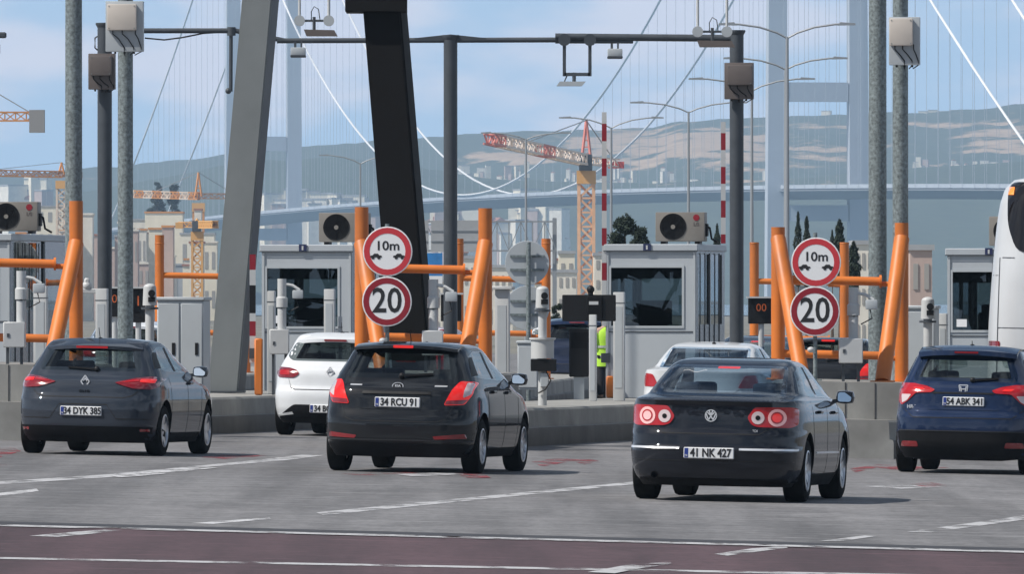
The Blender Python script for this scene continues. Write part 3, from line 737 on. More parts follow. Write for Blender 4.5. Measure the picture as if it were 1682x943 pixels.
def hatch_side(L, belt, H, y0, y1=.0):
    """side glazing of a hatchback: one dark band and two openings per side"""
    ya = L - 1.28; b = belt
    dlo = [(y0, b + .10), (y0 + .55, b + .075), (ya, b + .04), (ya - .42, H - .20), (ya - .85, H - .095), (y0 + .62, H - .09), (y0 + .22, H - .15)]
    ym = (y0 + ya) / 2 - .10
    op = [[(y0 + .28, b + .12), (ym - .05, b + .09), (ym - .05, H - .115), (y0 + .62, H - .115), (y0 + .40, H - .16)],
          [(ym + .05, b + .085), (ya - .16, b + .065), (ya - .52, H - .21), (ya - .88, H - .12), (ym + .05, H - .115)]]
    pil = [[(ym - .05, b + .08), (ym + .05, b + .08), (ym + .05, H - .10), (ym - .05, H - .10)], [(y0 + .005, b + .11), (y0 + .27, b + .12), (y0 + .40, H - .155), (y0 + .23, H - .16)]]
    return dlo, op, pil
def side_bits(L, belt, axles, wr):
    ym = (axles[0] + axles[1]) / 2
    return [('panel_gap', line([(ym + .02, .30), (ym + .02, belt + .03)][:1] + [(ym + .03, .30)], .001), M['seam'], .001, .004)][:0] + [
            ('panel_gap', [(ym, .28), (ym + .012, .28), (ym + .012, belt + .02), (ym, belt + .02)], M['seam'], .0015, .004),
            ('panel_gap', [(axles[1] - .52, .30), (axles[1] - .508, .30), (axles[1] - .42, belt - .02), (axles[1] - .432, belt - .02)], M['seam'], .0015, .004),
            ('panel_gap', [(axles[0] + .34, .32), (axles[0] + .352, .32), (axles[0] + .30, belt), (axles[0] + .288, belt)], M['seam'], .0015, .004),
            ('sill', [(axles[0] + .42, .20), (axles[1] - .42, .20), (axles[1] - .42, .285), (axles[0] + .42, .285)], M['trim'], .006, .02)]
SEAM = lambda pts, w=.010: ('panel_gap', line(pts, w), M['seam'], .0015, .006)

# ---- blue-black saloon, nearest
L_, W_, H_ = 4.765, 1.82, 1.475; w = W_ / 2
def sal_extra(car, sh, fr):
    y = sh.rear(0, .885) - .014
    e = ring_mesh(car, 'emblem', 0, y, .885, .054, .063, M['chrome'])
    for pts in ([(-.036, .918), (0, .884), (.036, .918)][:], [(-.050, .905), (-.024, .842), (0, .880), (.024, .842), (.050, .905)], [(-.020, .936), (0, .893), (.020, .936)]): stroke(e, 'emblem_letter', pts, y + .003, .011, M['chrome'])
    for s, z in ((1, .545), (-1, .55)):
        patch('chrome_strip', rpoly([(.31, z - .011), (.872, z - .011), (.872, z + .011), (.31, z + .011)], .004) if s > 0 else rpoly([(-.872, z - .011), (-.31, z - .011), (-.31, z + .011), (-.872, z + .011)], .004), fr, M['chrome'], car, .010, .02, .04)
    text_mesh('badge_letters', 'TDI', .035, M['chrome'], car, Matrix.Translation((.46, sh.rear(.46, .735) - .006, .735)), .002)
    MB().box(-.62, .62, .62, 1.15, 1.045, 1.06).build('parcel_shelf', M['seat'], car)
    st = MB(); 
    for i in range(9):
        a = i * .45; st.bar((-.47 + .035 * i * .8, 0, 1.335 + .012 * math.sin(a * 2)), (-.47 + .035 * (i + 1) * .8, 0, 1.335 + .012 * math.sin((a + .45) * 2)), .008, .003)
    for v in st.bm.verts: v.co.y = sh.rear(v.co.x, v.co.z) - .008
    st.build('window_sticker', M['plate'], car, 0)
saloon = dict(rglass=M['glassblue'], label='blue-black saloon car with round tail lights and chrome bumper strips, nearest the camera', L=L_, W=W_, H=H_, paint=M['paint_navyblack'],
    keys=[(.16, w * .87, .14, L_ - .16, 3.6, 10), (.27, w * .955, .045, L_ - .04, 3.4, 10), (.40, w * .99, .005, L_, 3.4, 10), (.545, w, -.012, L_, 3.4, 10), (.575, w, .02, L_ - .01, 3.4, 10), (.69, w, .035, L_ - .06, 3.4, 10), (.74, w * .998, .065, L_ - .14, 3.4, 10), (.90, w * .988, .085, L_ - .45, 3.4, 10),
          (1.01, w * .965, .088, L_ - .98, 3.4, 10), (1.045, w * .945, .085, L_ - 1.1, 3.4, 10), (1.062, w * .925, .16, L_ - 1.15, 3.4, 9), (1.085, w * .90, .50, L_ - 1.2, 3.6, 8), (1.11, w * .88, .64, L_ - 1.27, 3.8, 8), (1.20, w * .83, .86, L_ - 1.5, 4, 8),
          (1.33, w * .755, 1.19, L_ - 1.86, 4, 7), (1.40, w * .705, 1.42, L_ - 2.06, 4, 7), (1.44, w * .645, 1.62, L_ - 2.22, 4, 7), (1.465, w * .54, 1.9, L_ - 2.5, 4, 6), (1.475, w * .42, 2.15, L_ - 2.7, 4, 5)],
    rw_open=sym((.625, 1.105), (.575, 1.375)), ws_open=sym((.68, 1.10), (.57, 1.375)), rw=rpoly(sym((.69, 1.088), (.60, 1.40)), .05), ws=rpoly(sym((.72, 1.08), (.60, 1.395)), .05),
    dlo=[[(1.02, 1.115), (1.5, 1.09), (3.30, 1.06), (2.86, 1.29), (2.42, 1.395), (1.72, 1.39), (1.40, 1.33)]],
    side_open=[[(1.38, 1.14), (2.02, 1.12), (2.02, 1.365), (1.74, 1.365), (1.52, 1.315)], [(2.12, 1.115), (3.12, 1.095), (2.76, 1.285), (2.38, 1.37), (2.12, 1.37)]],
    pillar=[[(2.02, 1.11), (2.12, 1.11), (2.12, 1.39), (2.02, 1.39)]],
    rear=[SEAM([(-.62, .772), (-.50, .70), (.50, .70), (.62, .772)]), SEAM([(-.84, .42), (.84, .42)], .008),
          ('bumper_insert', [(-.86, .20), (-.5, .17), (.5, .17), (.86, .20), (.86, .235), (-.86, .235)], M['trim'], .006, .02),
          ('trunk_lip', rpoly([(-.80, 1.035), (.80, 1.035), (.74, 1.062), (-.74, 1.062)], .01), M['paint_navyblack'], .035, .05)],
    lamps=[(rpoly([(.375, .875), (.42, .80), (.48, .778), (.80, .772), (.862, .80), (.862, .965), (.82, .985), (.45, .98)], .03), M['redlens'],
            [(circle(.485, .872, .066), M['clearlens']), (circle(.675, .875, .090), M['clearpink']), ]), ],
    side=side_bits(L_, 1.04, (.98, 3.69), .32) + [('chrome_strip', [(1.5, .50), (3.2, .49), (3.2, .51), (1.5, .52)], M['chrome'], .006, .015)],
    axles=(.98, 3.69), wr=.325, ww=.235, rim='seven', mirror=(3.12, 1.03), handles=[(1.75, .93), (2.85, .92)], seats=(1.35, 2.35), seatz=.86, plate=('41 NK 427', .50, 0.0), plateoff=.0,
    third=(0, 1.378, .115, .011, None), thirdmat=M['redlit'], exhaust=[(-.58, .265)], Y=116.8, px=1163, head=9.3, extra=sal_extra, ymid=2.3)
def sal_post(car):
    for o in [c for c in car.children if c.name.startswith('tail_light')]:
        pass
c_saloon = build_car(saloon)
sh = Shape(saloon['keys']); fr_ = lambda x, z, o: Vector((x, sh.rear(x, z) - o, z))
for lo in [c for c in c_saloon.children if c.name.startswith('tail_light')]:
    s = 1 if sum(v.co.x for v in lo.data.vertices) > 0 else -1
    patch('lamp_ring', circle(s * .485, .872, .025), fr_, M['trim'], lo, .020, .006, .03)
    patch('lamp_ring', circle(s * .675, .875, .062), fr_, M['redlens'], lo, .020, .006, .03)
    patch('lamp_ring', circle(s * .675, .875, .046), fr_, M['redlit'] if s > 0 else M['clearpink'], lo, .023, .006, .03)

# ---- black hatchback with lit brake lights
L_, W_, H_ = 4.26, 1.79, 1.48
def kia_extra(car, sh, fr):
    y = sh.rear(0, .985) - .016
    e = ring_mesh(car, 'emblem', 0, y, .985, .056, .066, M['chrome'], .62)
    patch('emblem_field', circle(0, .985, .057, 20, .034), lambda x, z, o: Vector((x, y + .006 - o, z)), M['trim'], e, .0, .004)
    text_mesh('emblem_letter', 'KIA', .042, M['chrome'], e, Matrix.Translation((0, y + .002, .985)), .002, bold=.002)
    for s in (-1, 1):
        patch('trim_chip', [(s * x, z) for x, z in ((.42, .985), (.56, .985), (.56, 1.0), (.42, 1.0))][::s], fr, M['chrome'], car, .004, .01, .05)
ds, op, pil = hatch_side(L_, 1.0, H_, .62)
kia = dict(rglass=M['glassrear'], label='black hatchback with bright tall corner tail lights, in the second lane', L=L_, W=W_, H=H_, paint=M['paint_black'], keys=hatch_keys(L_, W_, H_, .18, 1.0, rw=(.24, .56), tailz=.68, mid=.055),
    rw_open=sym((.575, 1.125), (.50, 1.355)), ws_open=sym((.66, 1.10), (.55, 1.36)), rw=rpoly(sym((.655, 1.075), (.56, 1.40)), .09), ws=rpoly(sym((.70, 1.07), (.59, 1.39)), .05),
    dlo=[ds], side_open=op, pillar=pil,
    rear=[SEAM([(-.66, .80), (-.58, .62), (-.48, .585), (.48, .585), (.58, .62), (.66, .80)], .012), ('bumper_step', line([(-.84, .372), (.84, .372)], .016), M['seat'], .012, .02),
          ('bumper_insert', [(-.84, .21), (-.5, .19), (.5, .19), (.84, .21), (.84, .335), (-.84, .335)], M['trim'], .006, .02),
          ('reflector', rpoly([(-.80, .40), (-.46, .385), (-.44, .42), (-.78, .455)], .012), M['reddark'], .006, .012), ('reflector', rpoly([(.46, .385), (.80, .40), (.78, .455), (.44, .42)], .012), M['reddark'], .006, .012),
          ('plate_recess', rpoly([(-.42, .72), (.42, .72), (.39, .895), (-.39, .895)], .03), M['paint_black'], .004, .02), ('plate_handle', [(-.40, .895), (.40, .895), (.39, .925), (-.39, .925)], M['black'], .020, .03)],
    lamps=[(rpoly([(.545, .775), (.765, .785), (.83, .90), (.828, 1.045), (.685, 1.055), (.635, .98)], .03), M['redlit'], [(rpoly([(.745, .86), (.82, .905), (.818, 1.03), (.755, 1.04)], .02), M['clearlens']), (rpoly([(.56, .785), (.75, .79), (.80, .845), (.575, .83)], .01), M['reddark'])])],
    side=side_bits(L_, 1.0, (.80, 3.45), .31), axles=(.80, 3.45), wr=.312, ww=.215, rim='ten', mirror=(2.86, 1.02), handles=[(1.45, .93), (2.35, .92)], seats=(1.05, 2.05), plate=('34 RCU 91', .80, .02),
    third=(0, 1.432, .115, .016, .452), thirdmat=M['redlit'], spoiler=([(.46, 1.415), (.47, 1.448), (.72, 1.488), (1.0, 1.475), (.80, 1.42)], .60, M['paint_black']), antenna=(.95, 1.475, .16), wiper=(.02, 1.10, .38, 1.13),
    Y=131.6, px=646, head=10.2, scale=1.02, extra=kia_extra)
build_car(kia)

# ---- slate hatchback on the left
L_, W_, H_ = 4.05, 1.80, 1.44
def diamond(car, cx, y, cz, w_, h_, m):
    e = stroke(car, 'emblem', [(cx - w_, cz), (cx, cz + h_), (cx + w_, cz), (cx, cz - h_), (cx - w_, cz)], y, .020, m, .014); 
    stroke(e, 'emblem_inner', [(cx - w_ * .45, cz + h_ * .1), (cx, cz + h_ * .58), (cx + w_ * .45, cz + h_ * .1)], y, .012, m, .014); return e
def clio_extra(car, sh, fr):
    diamond(car, 0, sh.rear(0, .91) - .014, .91, .052, .075, M['chrome'])
    text_mesh('model_letters', 'C L I O', .042, M['trim'], car, Matrix.Translation((0, sh.rear(0, .79) - .006, .79)), .003, bold=.002)
ds, op, pil = hatch_side(L_, .97, H_, .60)
clio = dict(rglass=M['glassrear'], label='slate grey hatchback with slim lights at the left end of the row', L=L_, W=W_, H=H_, paint=M['paint_slate'], keys=hatch_keys(L_, W_, H_, .16, .97, rw=(.27, .58), tailz=.72, mid=.07),
    rw_open=sym((.57, 1.085), (.49, 1.29)), ws_open=sym((.66, 1.07), (.55, 1.32)), rw=rpoly(sym((.645, 1.045), (.565, 1.335)), .07), ws=rpoly(sym((.70, 1.04), (.59, 1.35)), .05),
    dlo=[ds], side_open=op, pillar=pil,
    rear=[SEAM([(-.66, .80), (-.60, .745), (-.50, .72), (.50, .72), (.60, .745), (.66, .80)], .012), SEAM([(-.86, .455), (-.42, .455), (-.30, .63), (.30, .63), (.42, .455), (.86, .455)], .012),
          ('bumper_insert', [(-.87, .19), (-.5, .165), (.5, .165), (.87, .19), (.87, .36), (-.87, .36)], M['trim'], .008, .02), ('reflector', rpoly([(.70, .30), (.80, .30), (.80, .335), (.70, .335)], .01), M['reddark'], .012, .012), ('reflector', rpoly([(-.80, .30), (-.70, .30), (-.70, .335), (-.80, .335)], .01), M['reddark'], .012, .012)],
    lamps=[(rpoly([(.37, .905), (.46, .875), (.60, .835), (.80, .825), (.862, .85), (.862, .965), (.79, .985), (.60, .965)], .02), M['reddark'], [(rpoly([(.43, .908), (.66, .925), (.66, .955), (.60, .95)], .008), M['redlens']), (rpoly([(.67, .915), (.83, .905), (.83, .955), (.67, .955)], .015), M['redlit'])])],
    side=side_bits(L_, .97, (.76, 3.34), .31), axles=(.76, 3.34), wr=.312, ww=.215, rim='five', mirror=(2.72, .99), handles=[(2.22, .90)], seats=(1.0, 1.95), seatz=.80, plate=('34 DYK 385', .545, -.02),
    third=(0, 1.335, .20, .014, .478), thirdmat=M['redlens'], spoiler=([(.49, 1.315), (.49, 1.355), (.78, 1.445), (1.1, 1.437), (.86, 1.36)], .60, M['paint_slate']), antenna=(.95, 1.437, .14), wiper=(.10, 1.065, -.26, 1.085),
    Y=140.5, px=134, head=10.3, extra=clio_extra)
build_car(clio)

# ---- blue crossover at the right edge
L_, W_, H_ = 4.29, 1.78, 1.60
def hrv_extra(car, sh, fr):
    y = sh.rear(0, 1.065) - .016
    e = stroke(car, 'emblem', [(-.036, 1.098), (-.024, 1.03)], y, .018, M['chrome']); stroke(e, 'emblem_letter', [(.036, 1.098), (.024, 1.03)], y, .018, M['chrome']); stroke(e, 'emblem_letter', [(-.03, 1.062), (.03, 1.062)], y, .014, M['chrome'])
    f = stroke(e, 'emblem_frame', [(-.055, 1.112), (.055, 1.112), (.042, 1.015), (-.042, 1.015), (-.055, 1.112)], y, .007, M['chrome'])
    text_mesh('badge_letters', 'HR-V', .06, M['chrome'], car, Matrix.Translation((-.64, sh.rear(.64, .83) - .008, .83)), .002, bold=.002)
ds, op, pil = hatch_side(L_, 1.10, H_, .62)
hrv = dict(rglass=M['glassrear'], label='deep blue crossover with wide red tail lights, cut off at the right edge', L=L_, W=W_, H=H_, paint=M['paint_blue'], keys=hatch_keys(L_, W_, H_, .19, 1.10, rw=(.28, .58), tailz=.74, mid=.10),
    rw_open=sym((.58, 1.20), (.50, 1.42)), ws_open=sym((.66, 1.19), (.55, 1.47)), rw=rpoly(sym((.665, 1.155), (.57, 1.475)), .07), ws=rpoly(sym((.70, 1.15), (.59, 1.50)), .05),
    dlo=[ds], side_open=op, pillar=pil,
    rear=[SEAM([(-.80, .84), (-.62, .70), (.62, .70), (.80, .84)], .012), ('bumper_insert', rpoly([(-.87, .21), (-.5, .17), (.5, .17), (.87, .21), (.87, .50), (.80, .53), (-.80, .53), (-.87, .50)], .02), M['trim'], .008, .02),
          ('bumper_step', line([(-.80, .535), (.80, .535)], .014), M['seat'], .014, .02), ('tailgate_strip', [(-.38, 1.0), (.38, 1.0), (.38, 1.02), (-.38, 1.02)], M['black'], .008, .02),
          ('reflector', rpoly([(-.78, .33), (-.54, .33), (-.56, .40), (-.76, .40)], .02), M['reddark'], .014, .012), ('reflector', rpoly([(.54, .33), (.78, .33), (.76, .40), (.56, .40)], .02), M['reddark'], .014, .012),
          ('plate_recess', rpoly([(-.46, .80), (.46, .80), (.36, .995), (-.36, .995)], .03), M['paint_blue'], .006, .02)],
    lamps=[(rpoly([(.355, 1.05), (.40, 1.015), (.60, 1.005), (.71, .90), (.79, .85), (.862, .90), (.862, 1.125), (.64, 1.125), (.47, 1.095)], .02), M['redlens'], [(rpoly([(.66, .985), (.72, .905), (.79, .875), (.80, .985)], .02), M['clearlens']), (rpoly([(.48, 1.045), (.60, 1.04), (.64, 1.075), (.52, 1.075)], .015), M['redlit'])])],
    side=side_bits(L_, 1.10, (.82, 3.43), .33), axles=(.82, 3.43), wr=.33, ww=.22, rim='five', mirror=(2.86, 1.11), handles=[(2.35, 1.0)], seats=(1.05, 2.05), seatz=.92, plate=('54 ABK 341', .905, .01),
    third=(0, 1.52, .15, .012, .43), thirdmat=M['reddark'], spoiler=([(.44, 1.485), (.45, 1.545), (.80, 1.608), (1.1, 1.60), (.80, 1.51)], .62, M['paint_blue']), antenna=(1.1, 1.605, .06), wiper=(.10, 1.175, .42, 1.20),
    Y=140.0, px=1577, head=8.6, extra=hrv_extra, scale=.985)
build_car(hrv)

# ---- white hatchback behind the black one
L_, W_, H_ = 4.06, 1.73, 1.45
def wc_extra(car, sh, fr):
    diamond(car, 0, sh.rear(0, .90) - .014, .90, .050, .070, M['chrome'])
    for s in (-1, 1):
        patch('bumper_fin', [(s * x, z) for x, z in ((.50, .30), (.74, .27), (.76, .295), (.52, .335))][::s], fr, M['paint_white'], car, .022, .02, .05)
ds, op, pil = hatch_side(L_, .98, H_, .58)
wc = dict(label='white hatchback behind the orange posts, half hidden by the black hatchback', L=L_, W=W_, H=H_, paint=M['paint_white'], keys=hatch_keys(L_, W_, H_, .18, .98, rw=(.27, .55), tailz=.66, mid=.07),
    rw_open=sym((.55, 1.08), (.46, 1.30)), ws_open=sym((.63, 1.07), (.53, 1.33)), rw=rpoly([(-.60, 1.05), (.60, 1.05), (.70, 1.13), (.56, 1.345), (-.56, 1.345), (-.70, 1.13)], .10), ws=rpoly(sym((.67, 1.05), (.57, 1.36)), .05),
    dlo=[ds], side_open=op, pillar=pil, rglass=M['glassdark'],
    rear=[SEAM([(-.60, .80), (-.56, .68), (-.50, .65), (.50, .65), (.56, .68), (.60, .80)], .012),
          ('bumper_insert', rpoly([(-.80, .18), (.80, .18), (.72, .28), (.50, .44), (-.50, .44), (-.72, .28)], .04), M['trim'], .010, .02)],
    lamps=[(rpoly([(.44, .87), (.52, .815), (.76, .815), (.825, .87), (.825, .965), (.60, .955), (.48, .92)], .03), M['reddark'], [(rpoly([(.58, .85), (.74, .85), (.76, .92), (.60, .92)], .02), M['redlens'])])],
    side=side_bits(L_, .98, (.76, 3.35), .31), axles=(.76, 3.35), wr=.31, ww=.205, rim='ten', mirror=(2.72, 1.0), handles=[(2.22, .92)], seats=(1.0, 1.95), seatz=.80, plate=('34 BGN 72', .385, 0),
    third=(0, 1.345, .16, .012, .44), thirdmat=M['reddark'], spoiler=([(.45, 1.32), (.45, 1.365), (.72, 1.452), (1.0, 1.447), (.76, 1.37)], .57, M['paint_white']), antenna=(.95, 1.447, .15),
    Y=163.9, px=538, head=10.0, scale=1.03, extra=wc_extra, mirpaint=M['black'])
build_car(wc)

# ---- white saloon ahead of the blue-black one
ws = dict(saloon); L_, W_ = 4.40, 1.72; f_ = W_ / 1.82
ws.update(label='white saloon car waiting ahead of the blue-black saloon', L=4.765, paint=M['paint_silver'], plate=None, extra=lambda car, sh, fr: None, exhaust=None, Y=168.0, px=1143, head=9.0, scale=.985, third=None, rear=saloon['rear'][:2],
    lamps=[(rpoly([(.60, .80), (.855, .80), (.865, .90), (.84, 1.0), (.70, .985)], .03), M['redlens'], [])], mirpaint=M['black'], antenna=(1.75, 1.46, .12),
    side=side_bits(4.765, 1.04, (.98, 3.69), .32))
build_car(ws)

# ---- cars further on
sv = dict(hrv); sv.update(label='dark blue estate car driving away beyond the barrier arms', paint=M['paint_navy'], plate=None, extra=lambda car, sh, fr: None, Y=232.0, px=938, head=11.5, scale=1.04, antenna=None, mirpaint=M['paint_navy'],
    rear=hrv['rear'][:2], sglass=M['glassdark'], lamps=[(rpoly([(.50, .90), (.84, .88), (.86, .99), (.52, 1.0)], .02), M['reddark'], [])])
build_car(sv)
nb = dict(saloon); nb.update(label='dark grey saloon whose roof shows just above the white saloon', paint=M['paint_slate'], plate=None, extra=lambda car, sh, fr: None, exhaust=None, Y=199.0, px=1225, head=9.0, scale=1.0, antenna=(1.75, 1.46, .10), rear=saloon['rear'][:2], thirdmat=M['redlit'], lamps=saloon['lamps'])
build_car(nb)
rc = dict(kia); rc.update(label='dark car in shade behind the right speed sign', paint=M['paint_black'], plate=None, extra=lambda car, sh, fr: None, Y=196.0, px=1352, head=9.0, scale=1.0, antenna=None, rear=kia['rear'][:2], sglass=M['glassdark'])
build_car(rc)
rr = dict(wc); rr.update(label='dark red hatchback beyond the booths, its roof just above the black hatchback', paint=paint('maroon_paint', (.20, .012, .02)), plate=None, extra=lambda car, sh, fr: None, Y=205.0, px=672, head=9.0, rear=wc['rear'][:1], antenna=None)
build_car(rr)

pb = dict(wc); pb.update(label='pale blue hatchback far behind the left masts', paint=paint('pale_blue_paint', (.30, .36, .46)), plate=None, extra=lambda car, sh, fr: None, Y=204.0, px=200, head=9.0, rear=wc['rear'][:1], antenna=None)
build_car(pb)
pw = dict(wc); pw.update(label='white hatchback far off between the camera post and the dark blue car', paint=M['paint_white'], plate=None, extra=lambda car, sh, fr: None, Y=262.0, px=912, head=9.0, rear=wc['rear'][:1], antenna=None)
build_car(pw)

# ================================================================ TOLL PLAZA
ISL = [(150.4, -1.6), (153, -1.22), (155, -1.08), (157.6, -.78), (160, -.36), (166, .6), (178, 2.45), (186, 3.45), (200, 4.7), (217, 5.65), (236, 6.6)]
def icx(i, Y): return float(np.interp(Y, [a for a, _ in ISL], [b for _, b in ISL])) + 5.62 * (i - 1)
PL, BL = .52, 1.02                      # plinth and head-block height
def ptop(X): return gz(X) + PL
def btop(X): return gz(X) + BL
isl_where = {-1: 'at the far left behind the black air conditioner', 0: 'under the left toll booth', 1: 'under the middle toll booth', 2: 'under the right toll booth, behind the blue crossover', 3: 'beyond the white coach'}
for i in (-1, 0, 1, 2, 3):
    isl = thing('toll_island', 'grey concrete toll island with stepped kerb ' + isl_where[i], 'toll island', (icx(i, 155), 155, gz(icx(i, 155))), group='concrete islands between the lanes')
    o = Vector(isl.location)
    m = MB(); Ys = [152.4] + list(np.linspace(152.9, 236, 50)); prof = [(-1.0, 0), (-1.0, .22), (-.985, .25), (-.93, .26), (-.92, PL - .03), (-.89, PL), (.89, PL), (.92, PL - .03), (.93, .26), (.985, .25), (1.0, .22), (1.0, 0)]
    v = []
    for Y in Ys:
        k = .80 if Y < 152.6 else 1.0
        for u, z in prof: X = icx(i, Y) + u * k; v.append(Vector((X, Y, gz(X) + z)) - o)
    n = len(prof); f = []
    for a in range(len(Ys) - 1):
        for k in range(n - 1): f.append((a * n + k, a * n + k + 1, (a + 1) * n + k + 1, (a + 1) * n + k))
    f += [tuple(range(n)), tuple(range((len(Ys) - 1) * n, len(Ys) * n))]
    m._add(v, f)
    for fc in m.bm.faces:
        if max(q.co.z + o.z - gz(q.co.x + o.x) for q in fc.verts) < .255: fc.material_index = 1
    m.build('plinth', [M['concrete'], M['kerbdark']], isl, 30)
    m = MB(); v = []; Ys = [152.85, 153.0, 154, 155, 157.3, 157.6]
    for Y in Ys:
        k = .97 if Y in (152.85, 157.6) else 1.0
        for u, z in ((-.90, .26), (-.90, BL - .03), (-.87, BL), (.87, BL), (.90, BL - .03), (.90, .26)): X = icx(i, Y) + u * k; v.append(Vector((X, Y, gz(X) + z)) - o)
    f = []
    for a in range(len(Ys) - 1):
        for k in range(5): f.append((a * 6 + k, a * 6 + k + 1, (a + 1) * 6 + k + 1, (a + 1) * 6 + k))
    f += [tuple(range(6)), tuple(range((len(Ys) - 1) * 6, len(Ys) * 6))]
    m._add(v, f); hb = m.build('head_block', M['concrete'], isl, 30)
    if i in (0, 2):
        for u in (-.45, .1, .5):
            X = icx(i, 152.85) + u; MB().box(X - .006, X + .006, 152.842, 152.85, gz(X) + .32, btop(X) - .01).build('joint', M['gutter'], hb, 0, -o)

# ---------------------------------------------------------------- orange crash frames
def frame(label, Y, pxl, pxr, ytl, ytr, ybar, ylow, r, brace, grp, ybr=400):
    s = F / Y; Xl, Xr = wx(pxl, Y), wx(pxr, Y)
    t = thing('crash_frame', label, 'crash barrier', ((Xl + Xr) / 2, Y, gz((Xl + Xr) / 2) + PL), group=grp); o = Vector(t.location)
    base = btop if brace else ptop
    for X, yt, sg in ((Xl, ytl, 1), (Xr, ytr, -1)):
        p = MB().cyl(Vector((X, Y, base(X) - .02)) - o, Vector((X, Y, wz(yt, Y))) - o, r, seg=20).build('post', M['orange'], t, 40)
        MB().lathe([(0, .02), (r * 1.7, .02), (r * 1.7, 0)], Vector((X, Y, base(X))) - o, 'z', 16).build('base_plate', M['orange'], p, 40)
        MB().lathe([(r + .001, -.012), (r + .006, -.004), (r + .006, .004), (r + .001, .012)], Vector((X, Y, wz(ybr, Y))) - o, 'z', 20).build('weld_band', M['orange'], p, 40)
        if brace:
            b = MB().cyl(Vector((X, Y - .03, wz(ybr, Y))) - o, Vector((X + sg * .30, Y - 1.25, base(X + sg * .3))) - o, r * 1.12, seg=20).build('brace', M['orange'], t, 40)
            MB().lathe([(0, .02), (r * 1.8, .02), (r * 1.8, 0)], Vector((X + sg * .30, Y - 1.25, base(X + sg * .3))) - o, 'z', 16).build('base_plate', M['orange'], b, 40)
    for yb, rr in ((ybar, r * .64), (ylow, r * .60)):
        xe = Xl + (Xr - Xl) * .82
        c = MB().cyl(Vector((Xl + r * .8, Y, wz(yb, Y))) - o, Vector((xe, Y, wz(yb, Y) - K * (xe - Xl))) - o, rr, seg=16).build('crossbar', M['orange'], t, 40)
        MB().cyl(Vector((xe, Y, wz(yb, Y) - K * (xe - Xl))) - o, Vector((xe + .03, Y, wz(yb, Y) - K * (xe - Xl))) - o, rr * 1.5, seg=14).cyl(Vector((xe + .03, Y, wz(yb + 4, Y) - K * (xe - Xl))) - o, Vector((Xr - r * .8, Y, wz(yb + 4, Y) - K * (Xr - Xl))) - o, rr * .6, seg=12).build('flange', M['orange'], c, 40)
    return t
frame('orange braced pipe frame at the left edge, in front of the slate hatchback', 155, -78, 125, 330, 330, 430, 553, .094, True, 'orange crash frames on the island heads')
frame('orange braced pipe frame behind the black hatchback', 155, 594, 797, 340, 342, 440, 553, .094, True, 'orange crash frames on the island heads')
frame('orange braced pipe frame between the two right-hand cars', 155, 1278, 1481, 373, 366, 459, 581, .094, True, 'orange crash frames on the island heads', 392)
frame('thinner orange pipe frame far behind the left cabinets', 217, 262, 404, 386, 388, 452, 545, .088, False, 'thinner orange frames at the far ends of the islands')
frame('thinner orange pipe frame far behind the middle braced frame', 217, 754, 897, 392, 392, 457, 546, .088, False, 'thinner orange frames at the far ends of the islands')
frame('thinner orange pipe frame far behind the right speed signs', 217, 1239, 1387, 398, 398, 462, 555, .088, False, 'thinner orange frames at the far ends of the islands')

# ---------------------------------------------------------------- round road signs
def disc(cx, cz, r, y0, y1, n=44): return MB().prism(circle(cx, cz, r, n), y0, y1, 'y')
def carshape(cx, cz, s, fl):
    p = [(-1.0, -.22), (-.95, .05), (-.55, .14), (-.28, .42), (.35, .42), (.62, .12), (1.0, .05), (1.05, -.22)]
    return [(cx + fl * x * s, cz + z * s) for x, z in p][::fl]
def sign(px, py, Y, kind, label, tilt=0):
    X, z = wx(px, Y), wz(py, Y)
    t = thing('road_sign', label, 'road sign', (X, Y, z), (0, 0, R(-6)), 'round speed and distance signs'); r = .332
    MB().lathe([(0, 0), (r, 0), (r + .004, .004), (r + .004, .022), (r - .02, .026), (0, .026)], axis='y', seg=44).build('panel', M['signwhite'], t, 30)
    red = M['signred'] if kind == 'gap' else M['signred2']
    ring_mesh(t, 'red_ring', 0, -.003, 0, r * .735, r * .965, red, th=.004)
    if kind == 'gap':
        text_mesh('sign_text', '10m', .175, M['ink'], t, Matrix.Translation((0, -.002, .072)), .0015, bold=.003, sx=1.08)
        for fl in (1, -1):
            c = MB(); c.prism(carshape(-fl * .158, -.062, .078, fl), -.004, .004, 'y'); c.prism(circle(-fl * .158 - .04, -.085, .022, 12), -.0045, .004, 'y'); c.prism(circle(-fl * .158 + .04, -.085, .022, 12), -.0045, .004, 'y'); c.build('car_symbol', M['ink'], t, 0)
    else:
        text_mesh('sign_text', '20', .47, M['ink'], t, Matrix.Translation((0, -.002, .0)), .0015, bold=.006, sx=.88)
    b = MB(); b.bar((-.2, .035, .12), (.2, .035, .12), .03, .02); b.bar((-.2, .035, -.12), (.2, .035, -.12), .03, .02); b.build('bracket', M['galv'], t, 0)
    return t
sign(636.5, 413, 153.4, 'gap', 'round red-ringed 10m distance sign left, above the left 20 sign')
sign(635.5, 495.5, 153.4, 'speed', 'round red-ringed 20 speed limit sign behind the black hatchback')
sign(1340.5, 431, 153.4, 'gap', 'round red-ringed 10m distance sign right, above the right 20 sign')
sign(1338.5, 511.5, 153.4, 'speed', 'round red-ringed 20 speed limit sign right of the blue-black saloon')
